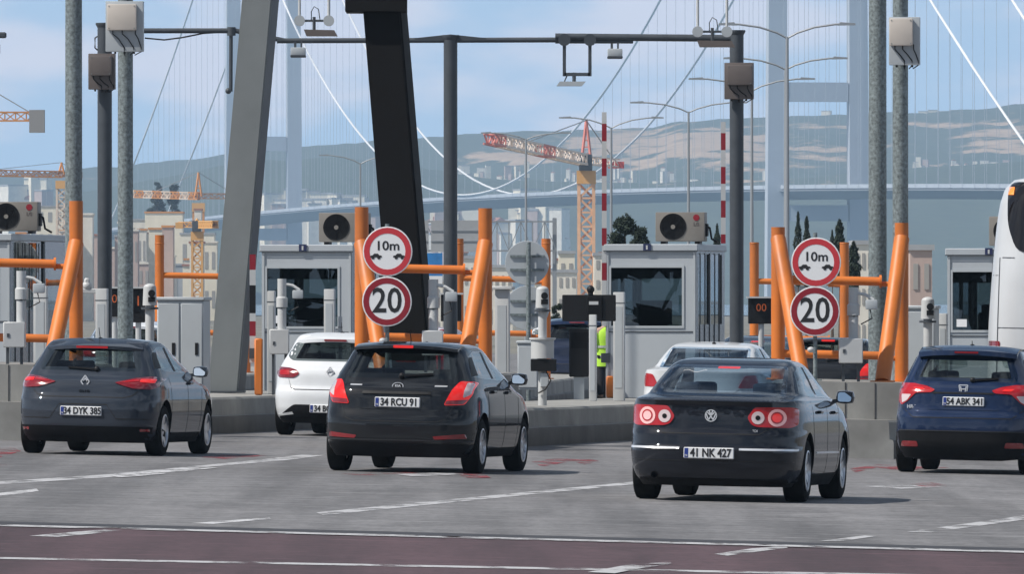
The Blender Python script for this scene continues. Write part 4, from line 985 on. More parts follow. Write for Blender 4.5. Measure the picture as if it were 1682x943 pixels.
for px, lb in ((636, 'thin grey post carrying the left pair of round signs'), (1339, 'thin grey post carrying the right pair of round signs')):
    X = wx(px, 153.5); t = thing('sign_post', lb, 'post', (X, 153.5, btop(X)), group='posts of the round signs')
    MB().cyl((0, .0, -.01), (0, .0, 2.0 + (.0)), .028, seg=10).build('pole', M['galv'], t, 40)
    MB().box(-.09, .09, -.09, .09, 0, .02).build('foot', M['galv'], t)
    MB().sphere((-.06, -.1, .42), .05, (1, 1, .8)).cyl((-.06, -.1, .42), (0, 0, .36), .012, seg=6).build('lamp', M['equip'], t, 40)

# the plain backs of two signs facing the other way
for py, lb in ((432, 'grey back of a round sign facing away, upper one of the pair'), (506, 'grey back of a round sign facing away, lower one of the pair')):
    t = thing('road_sign', lb, 'road sign', (wx(866, 200), 200, wz(py, 200)), group='sign backs beyond the middle frame')
    MB().lathe([(0, 0), (.385, 0), (.39, .006), (.39, .02), (0, .02)], axis='y', seg=36).build('panel', M['cabinet'], t, 30)
    MB().box(-.3, .3, -.03, 0, .1, .14).box(-.3, .3, -.03, 0, -.14, -.1).box(-.02, .02, -.045, -.03, -.2, .2).build('bracket', M['galv'], t)
X = wx(868, 200.1); t = thing('sign_post', 'grey post of the signs that face away', 'post', (X, 199.9, gz(X))); MB().cyl((0, 0, 0), (0, 0, wz(398, 200) - gz(X)), .04, seg=10).build('pole', M['galv'], t); MB().box(-.12, .12, -.12, .12, 0, .03).build('foot', M['galv'], t)

# ---------------------------------------------------------------- galvanised masts with boxes, on the island heads
def mast(px, Y, r, label, z1=9.2):
    X = wx(px, Y); t = thing('camera_mast', label, 'mast', (X, Y, ptop(X)), group='tall galvanised masts')
    b = ptop(X)
    MB().cyl((0, 0, 0), (0, 0, z1 - b), r, r * .93, seg=24).build('pole', M['galv'], t, 40)
    MB().box(-.2, .2, -.2, .2, 0, .025).build('base_plate', M['galv'], t)
    return X
mast(121, 158.5, .122, 'tall mottled steel mast behind the left orange post')
mast(206, 166, .115, 'tall mottled steel mast with the beige box at its top left')
mast(1441.5, 160, .130, 'thicker tall mottled steel mast right, without a box')
mast(1479, 158.5, .112, 'tall mottled steel mast with the beige box, behind the right orange post')
def boxset(px0, px1, py0, py1, Y, front, back, label, fx=(.06, .80), fy=(.05, .6), grp='junction boxes on the masts'):
    s = F / Y; w_ = (px1 - px0) / s; h_ = (py1 - py0) / s
    t = thing('junction_box', label, 'junction box', (wx((px0 + px1) / 2, Y), Y - .14, wz(py1, Y)), (0, 0, R(-5)), grp)
    MB().box(-w_ / 2, w_ / 2, -.10, .04, 0, h_, .012, 2).build('housing', back, t, 40)
    x0, x1 = -w_ / 2 + fx[0] * w_, -w_ / 2 + fx[1] * w_; z1, z0 = h_ * (1 - fy[0]), h_ * (1 - fy[1])
    c = MB().box(x0, x1, -.20, -.10, z0, z1, .02, 2).build('cover', front, t, 40)
    for k in range(4): MB().cyl((x0 + .03 + (x1 - x0 - .06) * (k % 2), -.205, z0 + .03 + (z1 - z0 - .06) * (k // 2)), (x0 + .03 + (x1 - x0 - .06) * (k % 2), -.20, z0 + .03 + (z1 - z0 - .06) * (k // 2)), .008, seg=8).build('screw', M['galv'], c, 0)
    for k, (a, b) in enumerate(((.2, .5), (.45, .75), (.8, .95))):
        x = -w_ / 2 + w_ * a; x2 = -w_ / 2 + w_ * b
        MB().tube([(x, -.12, z0 + .02), (x, -.13, z0 - .05), (x + (x2 - x) * .5, -.125, max(z0 - .12, .06)), (x2, -.11, .06), (x2, -.09, .0), (x2 * .6, -.06, -.05)], .008, 6).build('cable', M['black'], t, 60)
    for k in range(3): MB().cyl((-w_ / 2 + w_ * (.25 + .25 * k), -.06, -.03), (-w_ / 2 + w_ * (.25 + .25 * k), -.06, .0), .016, seg=8).build('gland', M['black'], t)
    return t
boxset(175, 237, 2, 85, 165.8, M['beige'], M['cabinet'], 'beige box on grey plate, high on the left steel mast', (.06, .84), (.06, .58))
boxset(1460, 1511, 28, 107, 158.3, M['beige'], M['cabinet'], 'beige box on grey plate, on the right steel mast', (.03, .78), (.03, .60))

# ---------------------------------------------------------------- camera gantry over the lanes
GY = 185.0
gt = thing('camera_gantry', 'dark grey pipe gantry spanning the lanes on three posts', 'gantry', (wx(740, GY), GY, gz(wx(740, GY)))); go = Vector(gt.location)
def gp(px, py, dy=0): return P(px, py, GY + dy) - go
for px, yt, r in ((172, 40, .118), (740, 60, .112), (1210, 52, .114)):
    X = wx(px, GY); p = MB().cyl(Vector((X, GY, gz(X) + .3)) - go, gp(px, yt), r, seg=22).build('post', M['anthracite'], gt, 40)
    MB().lathe([(0, .03), (r * 1.25, .03), (r * 1.25, 0), (r, -.05)], gp(px, yt), 'z', 18).build('cap', M['anthracite'], p, 40)
MB().cyl(gp(172, 50), gp(382, 50), .042, seg=12).build('beam', M['anthracite'], gt); MB().cyl(gp(382, 49), gp(466, 66), .04, seg=12).build('beam', M['anthracite'], gt)
MB().cyl(gp(455, 66.5), gp(920, 65), .042, seg=12).build('beam', M['anthracite'], gt); MB().cyl(gp(912, 60), gp(1206, 62.5), .058, seg=12).build('beam', M['anthracite'], gt); MB().cyl(gp(912, 68), gp(1040, 68), .03, seg=12).build('rail', M['anthracite'], gt)
for sgn in (-1, 1):
    MB().prism([(0, .0), (sgn * .58, -.06), (sgn * .58, -.075), (0, -.10)][::sgn], -.04, .04, 'y').build('gusset', M['anthracite'], gt, 0, gp(740, 56))
MB().cyl(gp(380, 44), gp(380, 58), .07, seg=14).build('coupling', M['anthracite'], gt); MB().cyl(gp(379.5, 56), gp(379, 150), .032, seg=10).build('drop_pipe', M['anthracite'], gt)
MB().sphere(gp(375, 149), .05).build('drop_pipe_end', M['anthracite'], gt)
MB().tube([gp(238, 62), gp(270, 65), (gp(300, 61)), gp(335, 54), gp(372, 52)], .014, 6).build('cable', M['black'], gt, 60)
MB().tube([gp(164, 85), gp(156, 78), gp(156, 62), gp(165, 56), gp(172, 58)], .014, 6).build('cable', M['black'], gt, 60)
boxset(146.5, 190.5, 88, 147, GY - .05, M['taupe'], M['taupe'], 'brown grey box on the left gantry post', (.08, .9), (.06, .62), 'brown grey boxes on the gantry posts')
boxset(1190, 1238, 103, 163, GY - .05, M['taupe'], M['taupe'], 'brown grey box on the right gantry post', (.10, .98), (.06, .62), 'brown grey boxes on the gantry posts')
def reader(label, px, py, w_, hang, beam, Y=GY - .3, tilt=0):
    """flat toll-tag aerial under a U-shaped hanger"""
    t = thing('tag_reader', label, 'toll reader', P(px, py, Y), group='flat toll readers hung over the lanes'); s = F / Y
    MB().prism([(-w_ / 2, 0), (w_ / 2 - .06, 0), (w_ / 2, .07), (-w_ / 2 + .05, .07)], -.28, .10, 'y').build('aerial', M['cabinet'], t, 0)
    h = hang / s
    a, b = beam
    for x in (a, b):
        MB().bar(((x - px) / s, 0, .16), ((x - px) / s, 0, h), .055).build('hanger', M['anthracite'], t, 0)
        MB().cyl(((x - px) / s, -.07, h - .02), ((x - px) / s, .07, h - .02), .10, seg=14).build('clamp', M['anthracite'], t)
    MB().bar(((a - px) / s, 0, .19), ((b - px) / s, 0, .19), .055).cyl((.05, 0, .05), (.05, 0, .22), .03, seg=8).cyl((-.12, 0, .05), (-.05, 0, .2), .012, seg=6).build('yoke', M['anthracite'], t, 0)
    return t
reader('flat toll reader in a dark U-shaped hanger under the gantry beam', 938, 141, .47, 78, (927, 969))
def reader2(label, px, py, w_, rods, Y=176.0):
    t = thing('tag_reader', label, 'toll reader', P(px, py, Y), group='flat toll readers hung over the lanes'); s = F / Y
    MB().prism([(-w_ / 2 + .04, 0), (w_ / 2, 0), (w_ / 2 - .05, .09), (-w_ / 2, .10)], -.25, .12, 'y').build('aerial', M['taupe'], t, 0)
    for x in rods:
        MB().cyl(((x - px) / s, 0, .22), ((x - px) / s, 0, 1.9), .022, seg=8).build('rod', M['equip'], t)
        MB().lathe([(0, -.05), (.085, -.05), (.085, .05), (0, .05)], ((x - px) / s, 0, .24), 'y', 16).build('clamp', M['cabinet'], t, 40)
    a, b = [(x - px) / s for x in rods]
    MB().bar((a, 0, .24), (b, 0, .24), .035).cyl(((a + b) / 2, 0, .1), ((a + b) / 2, 0, .30), .025, seg=8).build('yoke', M['anthracite'], t, 0)
    MB().tube([(a * .3 + b * .7, 0, .25), (a * .35 + b * .65, 0, .42), ((a + b) / 2, 0, .46), (a * .6 + b * .4, 0, .38), (a * .6 + b * .4, 0, .25)], .008, 6).build('cable', M['black'], t, 60)
reader2('flat toll reader hung on two thin rods beside the tall bridge pylon', 527, 59, .52, (492, 540))
reader2('flat toll reader hung on two thin rods at the right end of the gantry', 1176, 77, .58, (1146, 1194))
def gcam(label, px, py):
    t = thing('lane_camera', label, 'camera', P(px, py, GY - .12), group='small cameras under the gantry'); 
    MB().box(-.12, .12, -.3, .1, -.10, .03, .02, 2).build('housing', M['cabinet'], t, 40); MB().box(-.125, .125, -.32, .1, -.13, -.09, .01).build('lens_hood', M['anthracite'], t)
    MB().bar((-.05, 0, .03), (-.05, 0, .12), .04).bar((.05, 0, .03), (.05, 0, .14), .03).build('bracket', M['anthracite'], t, 0)
gcam('small lane camera under the gantry beam beside the dark column', 490, 81)
gcam('small lane camera under the gantry beam, right of the U-shaped hanger', 1010, 83)
t = thing('lane_camera', 'dark camera cut off by the left edge, high up', 'camera', P(2, 62, 176), group='small cameras under the gantry'); MB().box(-.5, .08, -.1, .1, .0, .09, .02).build('arm', M['anthracite'], t); MB().box(-.25, -.02, -.2, .1, -.25, -.08, .02).build('housing', M['anthracite'], t)
MB().bar((-.48, 0, .05), (-.48, 0, -6.2), .1).build('pole', M['anthracite'], t, 0)

# ---------------------------------------------------------------- canopy legs
def leg(label, Y, b0, b1, ybot, t0, t1, ytop, depth, m_, ms, zup):
    Xb0, Xb1, Xt0, Xt1 = wx(b0, Y), wx(b1, Y), wx(t0, Y), wx(t1, Y); zt = wz(ytop, Y); zb = ptop(Xb0)
    zb_img = wz(ybot, Y); k = (zup - zb_img) / (zt - zb_img); kb = (zb - zb_img) / (zt - zb_img)
    f = lambda a, b, q: a + (b - a) * q
    t = thing('canopy_leg', label, 'column', (Xb0, Y, zb), group='leaning canopy legs'); o = Vector(t.location)
    off = Vector((.165 * depth, depth, 0)); m = MB(); r = [Vector((f(Xb0, Xt0, kb), Y, zb)), Vector((f(Xb1, Xt1, kb), Y, zb))]; q = [Vector((f(Xb0, Xt0, k), Y, zup)), Vector((f(Xb1, Xt1, k), Y, zup))]
    v = [p - o for p in (r[0], r[1], r[1] + off, r[0] + off, q[0], q[1], q[1] + off, q[0] + off)]
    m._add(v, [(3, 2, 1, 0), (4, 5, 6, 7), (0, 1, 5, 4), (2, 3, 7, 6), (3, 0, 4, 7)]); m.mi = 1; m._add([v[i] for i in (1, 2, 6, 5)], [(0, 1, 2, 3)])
    bmesh.ops.remove_doubles(m.bm, verts=m.bm.verts[:], dist=.0005)
    bmesh.ops.bevel(m.bm, geom=[e for e in m.bm.edges if abs((e.verts[0].co - e.verts[1].co).normalized().z) > .8], offset=.025, segments=2, affect='EDGES')
    m.build('shaft', [m_, ms], t, 30)
    bx = MB().box(-.1, Xb1 - Xb0 + .1, -.1, depth + .1, 0, .03).build('base_plate', M['anthracite'], t)
    return t
leg('broad grey steel canopy leg leaning to the right, beside the white cabinets', 172, 341, 391, 645, 397, 447, 0, .58, M['pillar'], M['pillarshade'], 9.5)
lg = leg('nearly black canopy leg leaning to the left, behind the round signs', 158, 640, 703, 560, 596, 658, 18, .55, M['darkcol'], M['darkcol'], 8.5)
o = Vector(lg.location); p = P(567, 19, 158) - o; q = P(668, -130, 158) - o
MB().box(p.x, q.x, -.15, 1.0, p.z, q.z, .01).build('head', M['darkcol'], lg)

# ---------------------------------------------------------------- toll booths
BY = 178.0
def booth(label, px, ytop, D=3.2, Wb=1.43):
    X = wx(px, BY); zt = wz(ytop, BY); zb = ptop(X); h = zt - zb
    t = thing('toll_booth', label, 'toll booth', (X, BY, zb), (0, 0, R(-9)), 'grey toll booths')
    x0, x1, z0, z1 = .085, 1.205, h - 1.28, h - .37        # window opening
    w = MB(); th = .06
    w.box(0, Wb, 0, th, 0, z0); w.box(0, x0, 0, th, z0, z1); w.box(x1, Wb, 0, th, z0, z1); w.box(0, Wb, 0, th, z1, h - .11)
    bmesh.ops.remove_doubles(w.bm, verts=w.bm.verts[:], dist=.001); w.build('front_wall', M['booth'], t, 0); w = MB()
    w.box(0, Wb, D - th, D, 0, .95); w.box(0, Wb, D - th, D, 1.95, h - .11); w.box(0, .1, D - th, D, .95, 1.95); w.box(Wb - .1, Wb, D - th, D, .95, 1.95)
    bmesh.ops.remove_doubles(w.bm, verts=w.bm.verts[:], dist=.001)
    w.build('rear_wall', M['booth'], t, 0)
    for xs in ((0, th), (Wb - th, Wb)):
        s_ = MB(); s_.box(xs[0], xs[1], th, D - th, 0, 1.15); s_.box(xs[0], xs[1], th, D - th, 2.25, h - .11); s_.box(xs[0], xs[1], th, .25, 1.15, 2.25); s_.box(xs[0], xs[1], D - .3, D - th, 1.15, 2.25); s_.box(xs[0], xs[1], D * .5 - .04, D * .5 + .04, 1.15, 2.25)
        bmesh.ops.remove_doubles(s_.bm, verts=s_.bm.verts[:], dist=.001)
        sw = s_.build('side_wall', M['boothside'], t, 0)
        MB().box(xs[0] + .02, xs[0] + .03, .25, D - .3, 1.15, 2.25).build('side_glass', M['boothglass'], sw, 0)
        for k in range(5): MB().box(xs[0] - .012 if xs[0] == 0 else xs[1], xs[0] if xs[0] == 0 else xs[1] + .012, .35 + k * .55, .38 + k * .55, .05, h - .14).build('rib', M['anthracite'], sw, 0)
    rf = MB().box(-.03, Wb + .03, -.04, D + .04, h - .11, h, .012).build('roof', M['booth'], t, 0)
    MB().box(-.032, Wb + .032, -.046, -.04, h - .116, h - .104).build('drip_edge', M['anthracite'], rf, 0)
    fr_ = MB()
    for a in ((x0 - .035, x1 + .035, z0 - .035, z0), (x0 - .035, x1 + .035, z1, z1 + .035), (x0 - .035, x0, z0, z1), (x1, x1 + .035, z0, z1)): fr_.box(a[0], a[1], -.015, .0, a[2], a[3])
    wf = fr_.build('window_frame', M['cabinet'], t, 0); MB().box(x0, x1, .02, .03, z0, z1).build('window_glass', M['boothglass'], wf, 0)
    for a in ((.012, .045, 0, h - .13), (Wb - .045, Wb - .012, 0, h - .13)): MB().box(a[0], a[1], -.022, 0, a[2], a[3]).build('corner_trim', M['cabinet'], t, 0)
    MB().box(.05, Wb - .05, -.012, 0, z0 - .10, z0 - .085).build('panel_joint', M['anthracite'], t, 0)
    fl = MB().box(.07, Wb - .07, .07, D - .07, .0, .05).build('floor', M['trim'], t, 0)
    MB().box(.07, Wb - .07, .07, D - .07, h - .16, h - .12).build('ceiling', M['trim'], t, 0)
    MB().box(.07, Wb - .07, .10, .75, z0 - .14, z0 - .08).box(.1, Wb - .1, .70, .74, .05, z0 - .14).build('desk', M['trim'], t, 0)
    mo = MB().box(.50, 1.0, .30, .35, z0 - .02, z0 + .40, .01).box(.70, .80, .33, .40, z0 - .08, z0 + .05).build('monitor', M['black'], t, 0)
    MB().box(.25, .42, .22, .4, z0 - .08, z0 + .05, .02).box(.95, 1.1, .2, .35, z0 - .08, z0 + .02, .01).build('papers', M['white'], t, 0)
    ch = MB().box(.35, .85, 1.1, 1.2, .85, 1.45, .04, 2).box(.35, .85, 1.05, 1.5, .5, .6, .03, 2).cyl((.6, 1.3, .05), (.6, 1.3, .5), .04).build('chair', M['trim'], t, 40)
    MB().box(x0, x1, .06, .065, z1 - .17, z1 - .01).build('blind', M['anthracite'], t, 0)
    MB().box(x0 + .06, x0 + .22, .012, .018, z0 + .05, z0 + .17).build('window_sticker', M['white'], wf, 0)
    tg = MB().box(.60, .72, -.06, -.045, h - .10, h + .005).build('number_tag', M['navytag'], t, 0); MB().box(.645, .672, -.064, -.06, h - .085, h - .02).build('tag_mark', M['equip'], tg, 0)
    return t, h, X, zb
def aircon(bt, h, x0, y, label, w=.78, hh=.50):
    t = thing('air_conditioner', label, 'air conditioner', bt.matrix_basis @ Vector((x0, y, h + .002)), (0, 0, R(-9)), 'air conditioner units on the booth roofs')
    MB().box(0, w, 0, .30, .04, hh, .02, 2).build('casing', M['acbody'], t, 40)
    g_ = MB(); cx, cz, r = w * .36, .04 + (hh - .04) / 2, (hh - .04) * .43
    g_.lathe([(0, -.002), (r, -.002), (r + .012, -.008), (r + .012, .004)], (cx, 0, cz), 'y', 32); gg = g_.build('fan_opening', M['black'], t, 30)
    for k in range(1, 7): ring_mesh(gg, 'grille_ring', cx, -.012, cz, r * k / 7 - .004, r * k / 7 + .004, M['trim'], th=.004)
    for k in range(8):
        a = k * math.pi / 4; MB().bar((cx, -.014, cz), (cx + r * math.cos(a), -.014, cz + r * math.sin(a)), .007).build('grille_spoke', M['trim'], gg, 0)
    MB().lathe([(0, -.018), (.035, -.018), (.035, -.01)], (cx, 0, cz), 'y', 14).build('hub', M['acbody'], gg, 30)
    lg_ = MB().prism(circle(w * .83, hh * .83, .05, 20), -.006, .002, 'y').build('logo', M['signred2'], t, 0)
    text_mesh('logo_letters', 'LG', .075, M['taupe'], t, Matrix.Translation((w * .83, -.003, hh * .62)), .002, bold=.002)
    for x in (.08, w - .16): MB().box(x, x + .08, .02, .28, 0, .045).build('foot', M['black'], t, 0)
    MB().tube([(w - .02, .15, .3), (w + .06, .15, .25), (w + .09, .15, .08), (w + .2, .12, .02)], .018, 8).build('pipe', M['black'], t, 60)
    MB().box(w - .01, w + .035, .08, .22, .12, .32, .01).build('valve_cover', M['black'], t, 0)
b1 = booth('grey toll booth with dark window, behind the white hatchback', 430, 402); aircon(b1[0], b1[1], .86, .25, 'air conditioner on the booth roof behind the left signs')
b2 = booth('grey toll booth with wide window, behind the worker in a yellow vest', 995, 401); aircon(b2[0], b2[1], .74, .3, 'air conditioner on the middle booth roof with its fan in full view')
b0 = booth('grey toll booth cut off by the left edge of the photo', -130, 384, 5.5); aircon(b0[0], b0[1], 1.02, .3, 'air conditioner at the left edge of the photo, half out of view')
b3 = booth('grey toll booth beside the white coach', 1556, 408); aircon(b3[0], b3[1], .62, .3, 'air conditioner almost hidden behind the white coach')

# ---------------------------------------------------------------- barrier arms
def banded(t, x, z0, z1, w_, seq, y=0):
    z = z1
    for hpx, m_ in seq:
        if z <= z0: break
        MB().box(x - w_ / 2, x + w_ / 2, y - .03, y + .03, max(z - hpx, z0), z).build('arm_band', m_, t, 0); z -= hpx
def barrier(label, px, y0, y1, Y, seq, w_, hx, hy0):
    s = F / Y; X = wx(px, Y); t = thing('barrier_arm', label, 'barrier', (X, Y, ptop(X)), group='raised red and white barrier arms'); b = ptop(X)
    z1, z0 = wz(y0, Y) - b, wz(y1, Y) - b
    if hx is not None:
        MB().box(hx - .06, hx + .06, -.16, .16, 0, wz(hy0, Y) - b, .02).build('housing', M['orange'], t, 40)
        MB().box(-.05, hx, -.05, .05, .55, .7).build('pivot', M['anthracite'], t, 0)
    banded(t, 0, z0, z1, w_, seq)
    return t
wb = [(.18, M['equip'])] + [(.275, M['signred2']), (.27, M['equip'])] * 12
barrier('raised red and white barrier arm beside the middle booth', 992.5, 184, 536, 178, wb, .075, .09, 618)
barrier('raised red and white barrier arm at the right gantry post', 1188, 200, 400, 183.5, wb, .075, -.12, 590)
barrier('red, white and black barrier arm beside the broad grey canopy leg', 415, 418, 602, 170, [(.23, M['signred2']), (.23, M['equip']), (.42, M['black']), (.12, M['equip']), (.22, M['signred2']), (.4, M['equip'])], .09, .09, 556)

# ---------------------------------------------------------------- lane equipment on the islands
def cpost(label, px, y0, y1, bx, Y, on=btop):
    """round grey sensor column on a cabinet with a jointed camera arm"""
    s = F / Y; X = wx(px, Y); zb = on(X); t = thing('sensor_column', label, 'sensor post', (X, Y, zb), group='sensor columns with grey boxes')
    z = lambda py: wz(py, Y) - zb
    w_ = (bx[1] - bx[0]) / s; xo = ((bx[0] + bx[1]) / 2 - px) / s
    MB().cyl((0, 0, z(bx[2])), (0, 0, z(y0)), .066, seg=18).build('column', M['equip'], t, 40)
    MB().lathe([(.085, -.07), (.085, .07), (.066, .09), (.066, -.09)], (0, 0, z(y0 + (y1 - y0) * .45)), 'z', 18).build('collar', M['equip'], t, 40)
    c = MB().box(xo - w_ / 2, xo + w_ / 2, -.15, .13, z(bx[3]), z(bx[2]), .012).build('box', M['equip'], t, 40)
    MB().box(xo - w_ / 2 + .05, xo - w_ / 2 + .085, -.158, -.149, z(bx[3]) + .14, z(bx[3]) + .19).build('lock', M['anthracite'], c, 0)
    for k in (-1, 1): MB().bar((xo + k * w_ * .32, 0, 0), (xo + k * w_ * .32, 0, z(bx[3]) + .01), .04).build('leg', M['anthracite'], t, 0)
    MB().tube([(.05, -.02, z(y0) - .08), (.16, -.04, z(y0) - .10), (.27, -.05, z(y0) - .17)], .022, 8).build('arm', M['equip'], t, 60)
    MB().box(.16, .32, -.12, .0, z(y0) - .30, z(y0) - .17, .02, 2).build('camera', M['cabinet'], t, 40)
    MB().tube([(.22, -.03, z(y0) - .3), (.25, -.03, z(y0) - .42), (.10, -.02, z(y0) - .50)], .010, 6).build('cable', M['black'], t, 60)
cpost('sensor column with grey box at the left edge, left of the orange brace', 35, 445, 530, (6, 42, 529, 571), 153.2)
cpost('sensor column with grey box right of the left round signs', 712, 459, 545, (693, 728, 543, 584), 153.6)
cpost('sensor column with grey box right of the right round signs', 1402, 472, 556, (1378, 1417, 556, 597), 153.6)
cpost('sensor column with grey box in front of the left booth window', 463, 458, 545, (443, 475, 541, 582), 171, ptop)
def slab(label, px0, px1, y0, Y, on=ptop, m_='equip', d=.14, cap=0, grp='tall flat-sided grey sensor posts'):
    X = wx((px0 + px1) / 2, Y); zb = on(X); w_ = (px1 - px0) * Y / F; h = wz(y0, Y) - zb
    t = thing('sensor_post', label, 'sensor post', (X, Y, zb), (0, 0, R(-9)), grp)
    MB().box(-w_ / 2, w_ / 2, -d / 2, d / 2, 0, h, .012, 2).build('post', M[m_], t, 40)
    MB().box(-w_ * .32, w_ * .32, -d / 2 - .006, -d / 2, h * .12, h - .22).build('lens_strip', M['cabinet'], t, 0)
    if cap: MB().box(-w_ / 2 - cap, w_ / 2 + cap, -d / 2 - .06, d / 2 + .06, h, h + .05, .01).build('cap', M['equip'], t, 40)
    else: MB().box(-w_ / 2 - .004, w_ / 2 + .004, -d / 2 - .004, d / 2 + .004, h - .17, h - .16).build('joint', M['anthracite'], t, 0)
slab('grey flat post left of the left mast, under a small arm', 158, 177, 474, 160, cap=.0)
slab('grey flat post just right of the middle orange frame', 814, 837, 476, 160, cap=.06)
slab('grey flat post at the right side of the left booth window', 533, 550, 475, 172)
slab('slim grey post carrying the black screen, in front of the worker', 968, 980, 517, 171.5, d=.09)
slab('tall grey flat post between the worker and the middle booth', 1008, 1026, 480, 173)
slab('grey flat post left of the left booth window', 440, 452, 478, 173)
slab('thin pale post left of the right orange post', 1461, 1468, 492, 161, d=.06)
slab('pale thin post hidden behind the left booth front corner', 556, 562, 520, 173, d=.06)
slab('grey flat post behind the left orange brace', 56, 78, 470, 160)
slab('grey flat post beside the right white cabinets', 1543, 1556, 515, 165, d=.2)
t = thing('dome_sensor', 'small grey bracket and dome between the left orange post and mast', 'bracket', P(150, 480, 160)); MB().box(-.14, .12, -.05, .05, -.02, .05, .01).build('arm', M['equip'], t); MB().sphere((-.06, 0, .09), .07).box(-.10, -.02, -.05, .05, .05, .2, .02).build('dome', M['equip'], t, 40); MB().box(.10, .18, -.05, .05, -1.0, .03, .01).build('stem', M['equip'], t)
def campost(label, px, ytop, Y, boxes=True):
    X = wx(px, Y); zb = ptop(X); z = lambda py: wz(py, Y) - zb; s = F / Y
    t = thing('camera_post', label, 'camera post', (X, Y, zb), group='posts with a dome camera on top')
    MB().cyl((0, 0, 0), (0, 0, z(ytop + 36)), .062, seg=18).build('post', M['equip'], t, 40)
    hd = MB().cyl((0, 0, z(ytop + 36)), (0, 0, z(ytop + 6)), .10, .09, 16).sphere((0, 0, z(ytop + 6)), .09, (1, 1, .6)).build('camera_head', M['equip'], t, 40)
    MB().cyl((.03, -.12, z(ytop + 16)), (.03, -.06, z(ytop + 16)), .05, seg=14).box(-.02, .08, -.11, -.08, z(ytop + 30), z(ytop + 22)).build('lens', M['black'], hd, 40)
    MB().lathe([(.062, -.02), (.12, -.02), (.12, .01), (.062, .01)], (0, 0, z(ytop + 40)), 'z', 16).build('flange', M['anthracite'], t, 40)
    if boxes:
        MB().lathe([(.062, 0), (.165, 0), (.165, (98 - 68) / s), (.19, 31 / s), (.19, 34 / s), (.062, 34 / s)], (0, 0, z(ytop + 119)), 'z', 22).build('drum', M['equip'], t, 40)
        MB().box(-.17, .20, -.14, .14, z(ytop + 140), z(ytop + 120), .01).build('battery_box', M['black'], t, 0)
        MB().box(-.03, .09, -.11, -.05, z(ytop + 166), z(ytop + 143), .01).build('socket', M['cabinet'], t, 0); MB().tube([(.05, -.1, z(ytop + 140)), (.12, -.12, z(ytop + 155)), (.04, -.1, z(ytop + 170)), (-.06, -.08, z(ytop + 176))], .012, 6).build('cable', M['black'], t, 60)
campost('camera post with white drum and black box, left of the worker', 891, 470, 163)
campost('camera post beside the white cabinets at the left mast', 246, 466, 160, False)
campost('camera post with dome between the right orange post and booth', 1524, 488, 160, False)
def cabinet(label, px0, px1, y0, Y, doors=2):
    X = wx(px0, Y); zb = ptop(X); w_ = (px1 - px0) * Y / F; h = wz(y0, Y) - zb
    t = thing('control_cabinet', label, 'cabinet', (X, Y, zb), (0, 0, R(-8)), 'pale grey control cabinets')
    MB().box(0, w_, 0, .6, 0, h - .05, .01).build('carcass', M['cabinet'], t, 40); MB().box(-.02, w_ + .02, -.03, .63, h - .05, h, .012).build('lid', M['cabinet'], t, 40)
    for k in range(doors):
        a, b = w_ * k / doors + .015, w_ * (k + 1) / doors - .015
        d = MB().box(a, b, -.02, -.0, .04, h - .09, .006).build('door', M['cabinet'], t, 40)
        MB().box(b - .10, b - .055, -.03, -.019, h * .43, h * .55).build('handle', M['black'], d, 0)
    return t
cabinet('pair of pale grey cabinets left of the broad canopy leg', 258, 335, 488, 161)
cabinet('pale grey cabinet behind the right orange post', 1490, 1536, 502, 164, 1)
cabinet('tall pale cabinet in the shade behind the middle camera posts', 850, 884, 560, 190, 1)
# black screen and panel by the worker
t = thing('display_screen', 'wide black screen on a slim grey post beside the middle booth', 'screen', P(968, 530, 171.8), (0, 0, R(-4)))
MB().box(-.41, .40, -.03, .05, .02, .42, .012).build('casing', M['black'], t); MB().box(-.03, .20, -.06, -.03, .02, .40, .01).build('reader_unit', M['trim'], t); MB().box(-.0, .14, -.065, -.06, .27, .32).build('slot', M['equip'], t); MB().box(-.02, .08, -.05, .05, -.06, .02).build('neck', M['anthracite'], t); MB().sphere((.02, 0, .50), .06).cyl((.02, 0, .42), (.02, 0, .5), .04).build('camera', M['black'], t, 40)
t = thing('payment_terminal', 'tall black payment terminal under the black screen', 'terminal', (wx(951, 174), 174, ptop(wx(951, 174)))); h = wz(540, 174) - ptop(wx(951, 174))
MB().box(-.15, .15, -.1, .12, h - .74, h, .015).build('head', M['black'], t); MB().box(-.08, .08, -.06, .06, 0, h - .74).build('stem', M['cabinet'], t); MB().box(-.12, .12, -.106, -.10, h - .3, h - .06).build('screen', M['trim'], t)
# orange-on-black lane displays further on
def ledbox(label, px0, px1, y0, y1, Y, txt):
    w_ = (px1 - px0) * Y / F; h = (y1 - y0) * Y / F; X = wx((px0 + px1) / 2, Y); zb = ptop(X)
    t = thing('lane_display', label, 'display', (X, Y, zb), group='black lane displays with orange digits'); z = wz(y1, Y) - zb
    MB().box(-w_ / 2, w_ / 2, 0, .16, z, z + h, .01).build('casing', M['black'], t); MB().box(-w_ / 2 - .03, w_ / 2 + .03, -.14, .16, z + h, z + h + .03).build('visor', M['equip'], t)
    text_mesh('digits', txt, h * .42, M['led'], t, Matrix.Translation((0, -.003, z + h * .62)), .002, bold=.0)
    MB().cyl((0, .08, 0), (0, .08, z), .05, seg=10).build('stem', M['equip'], t)
ledbox('black lane display with orange digits behind the middle orange brace', 724, 758, 484, 528, 200, '00')
ledbox('black lane display with orange digits left of the right orange frame', 1229, 1272, 490, 532, 200, '00')
ledbox('black lane display with orange light between the left masts', 176, 200, 474, 520, 200, '0')
ledbox('black lane display just right of the boxed left mast', 216, 238, 474, 530, 200, '1')

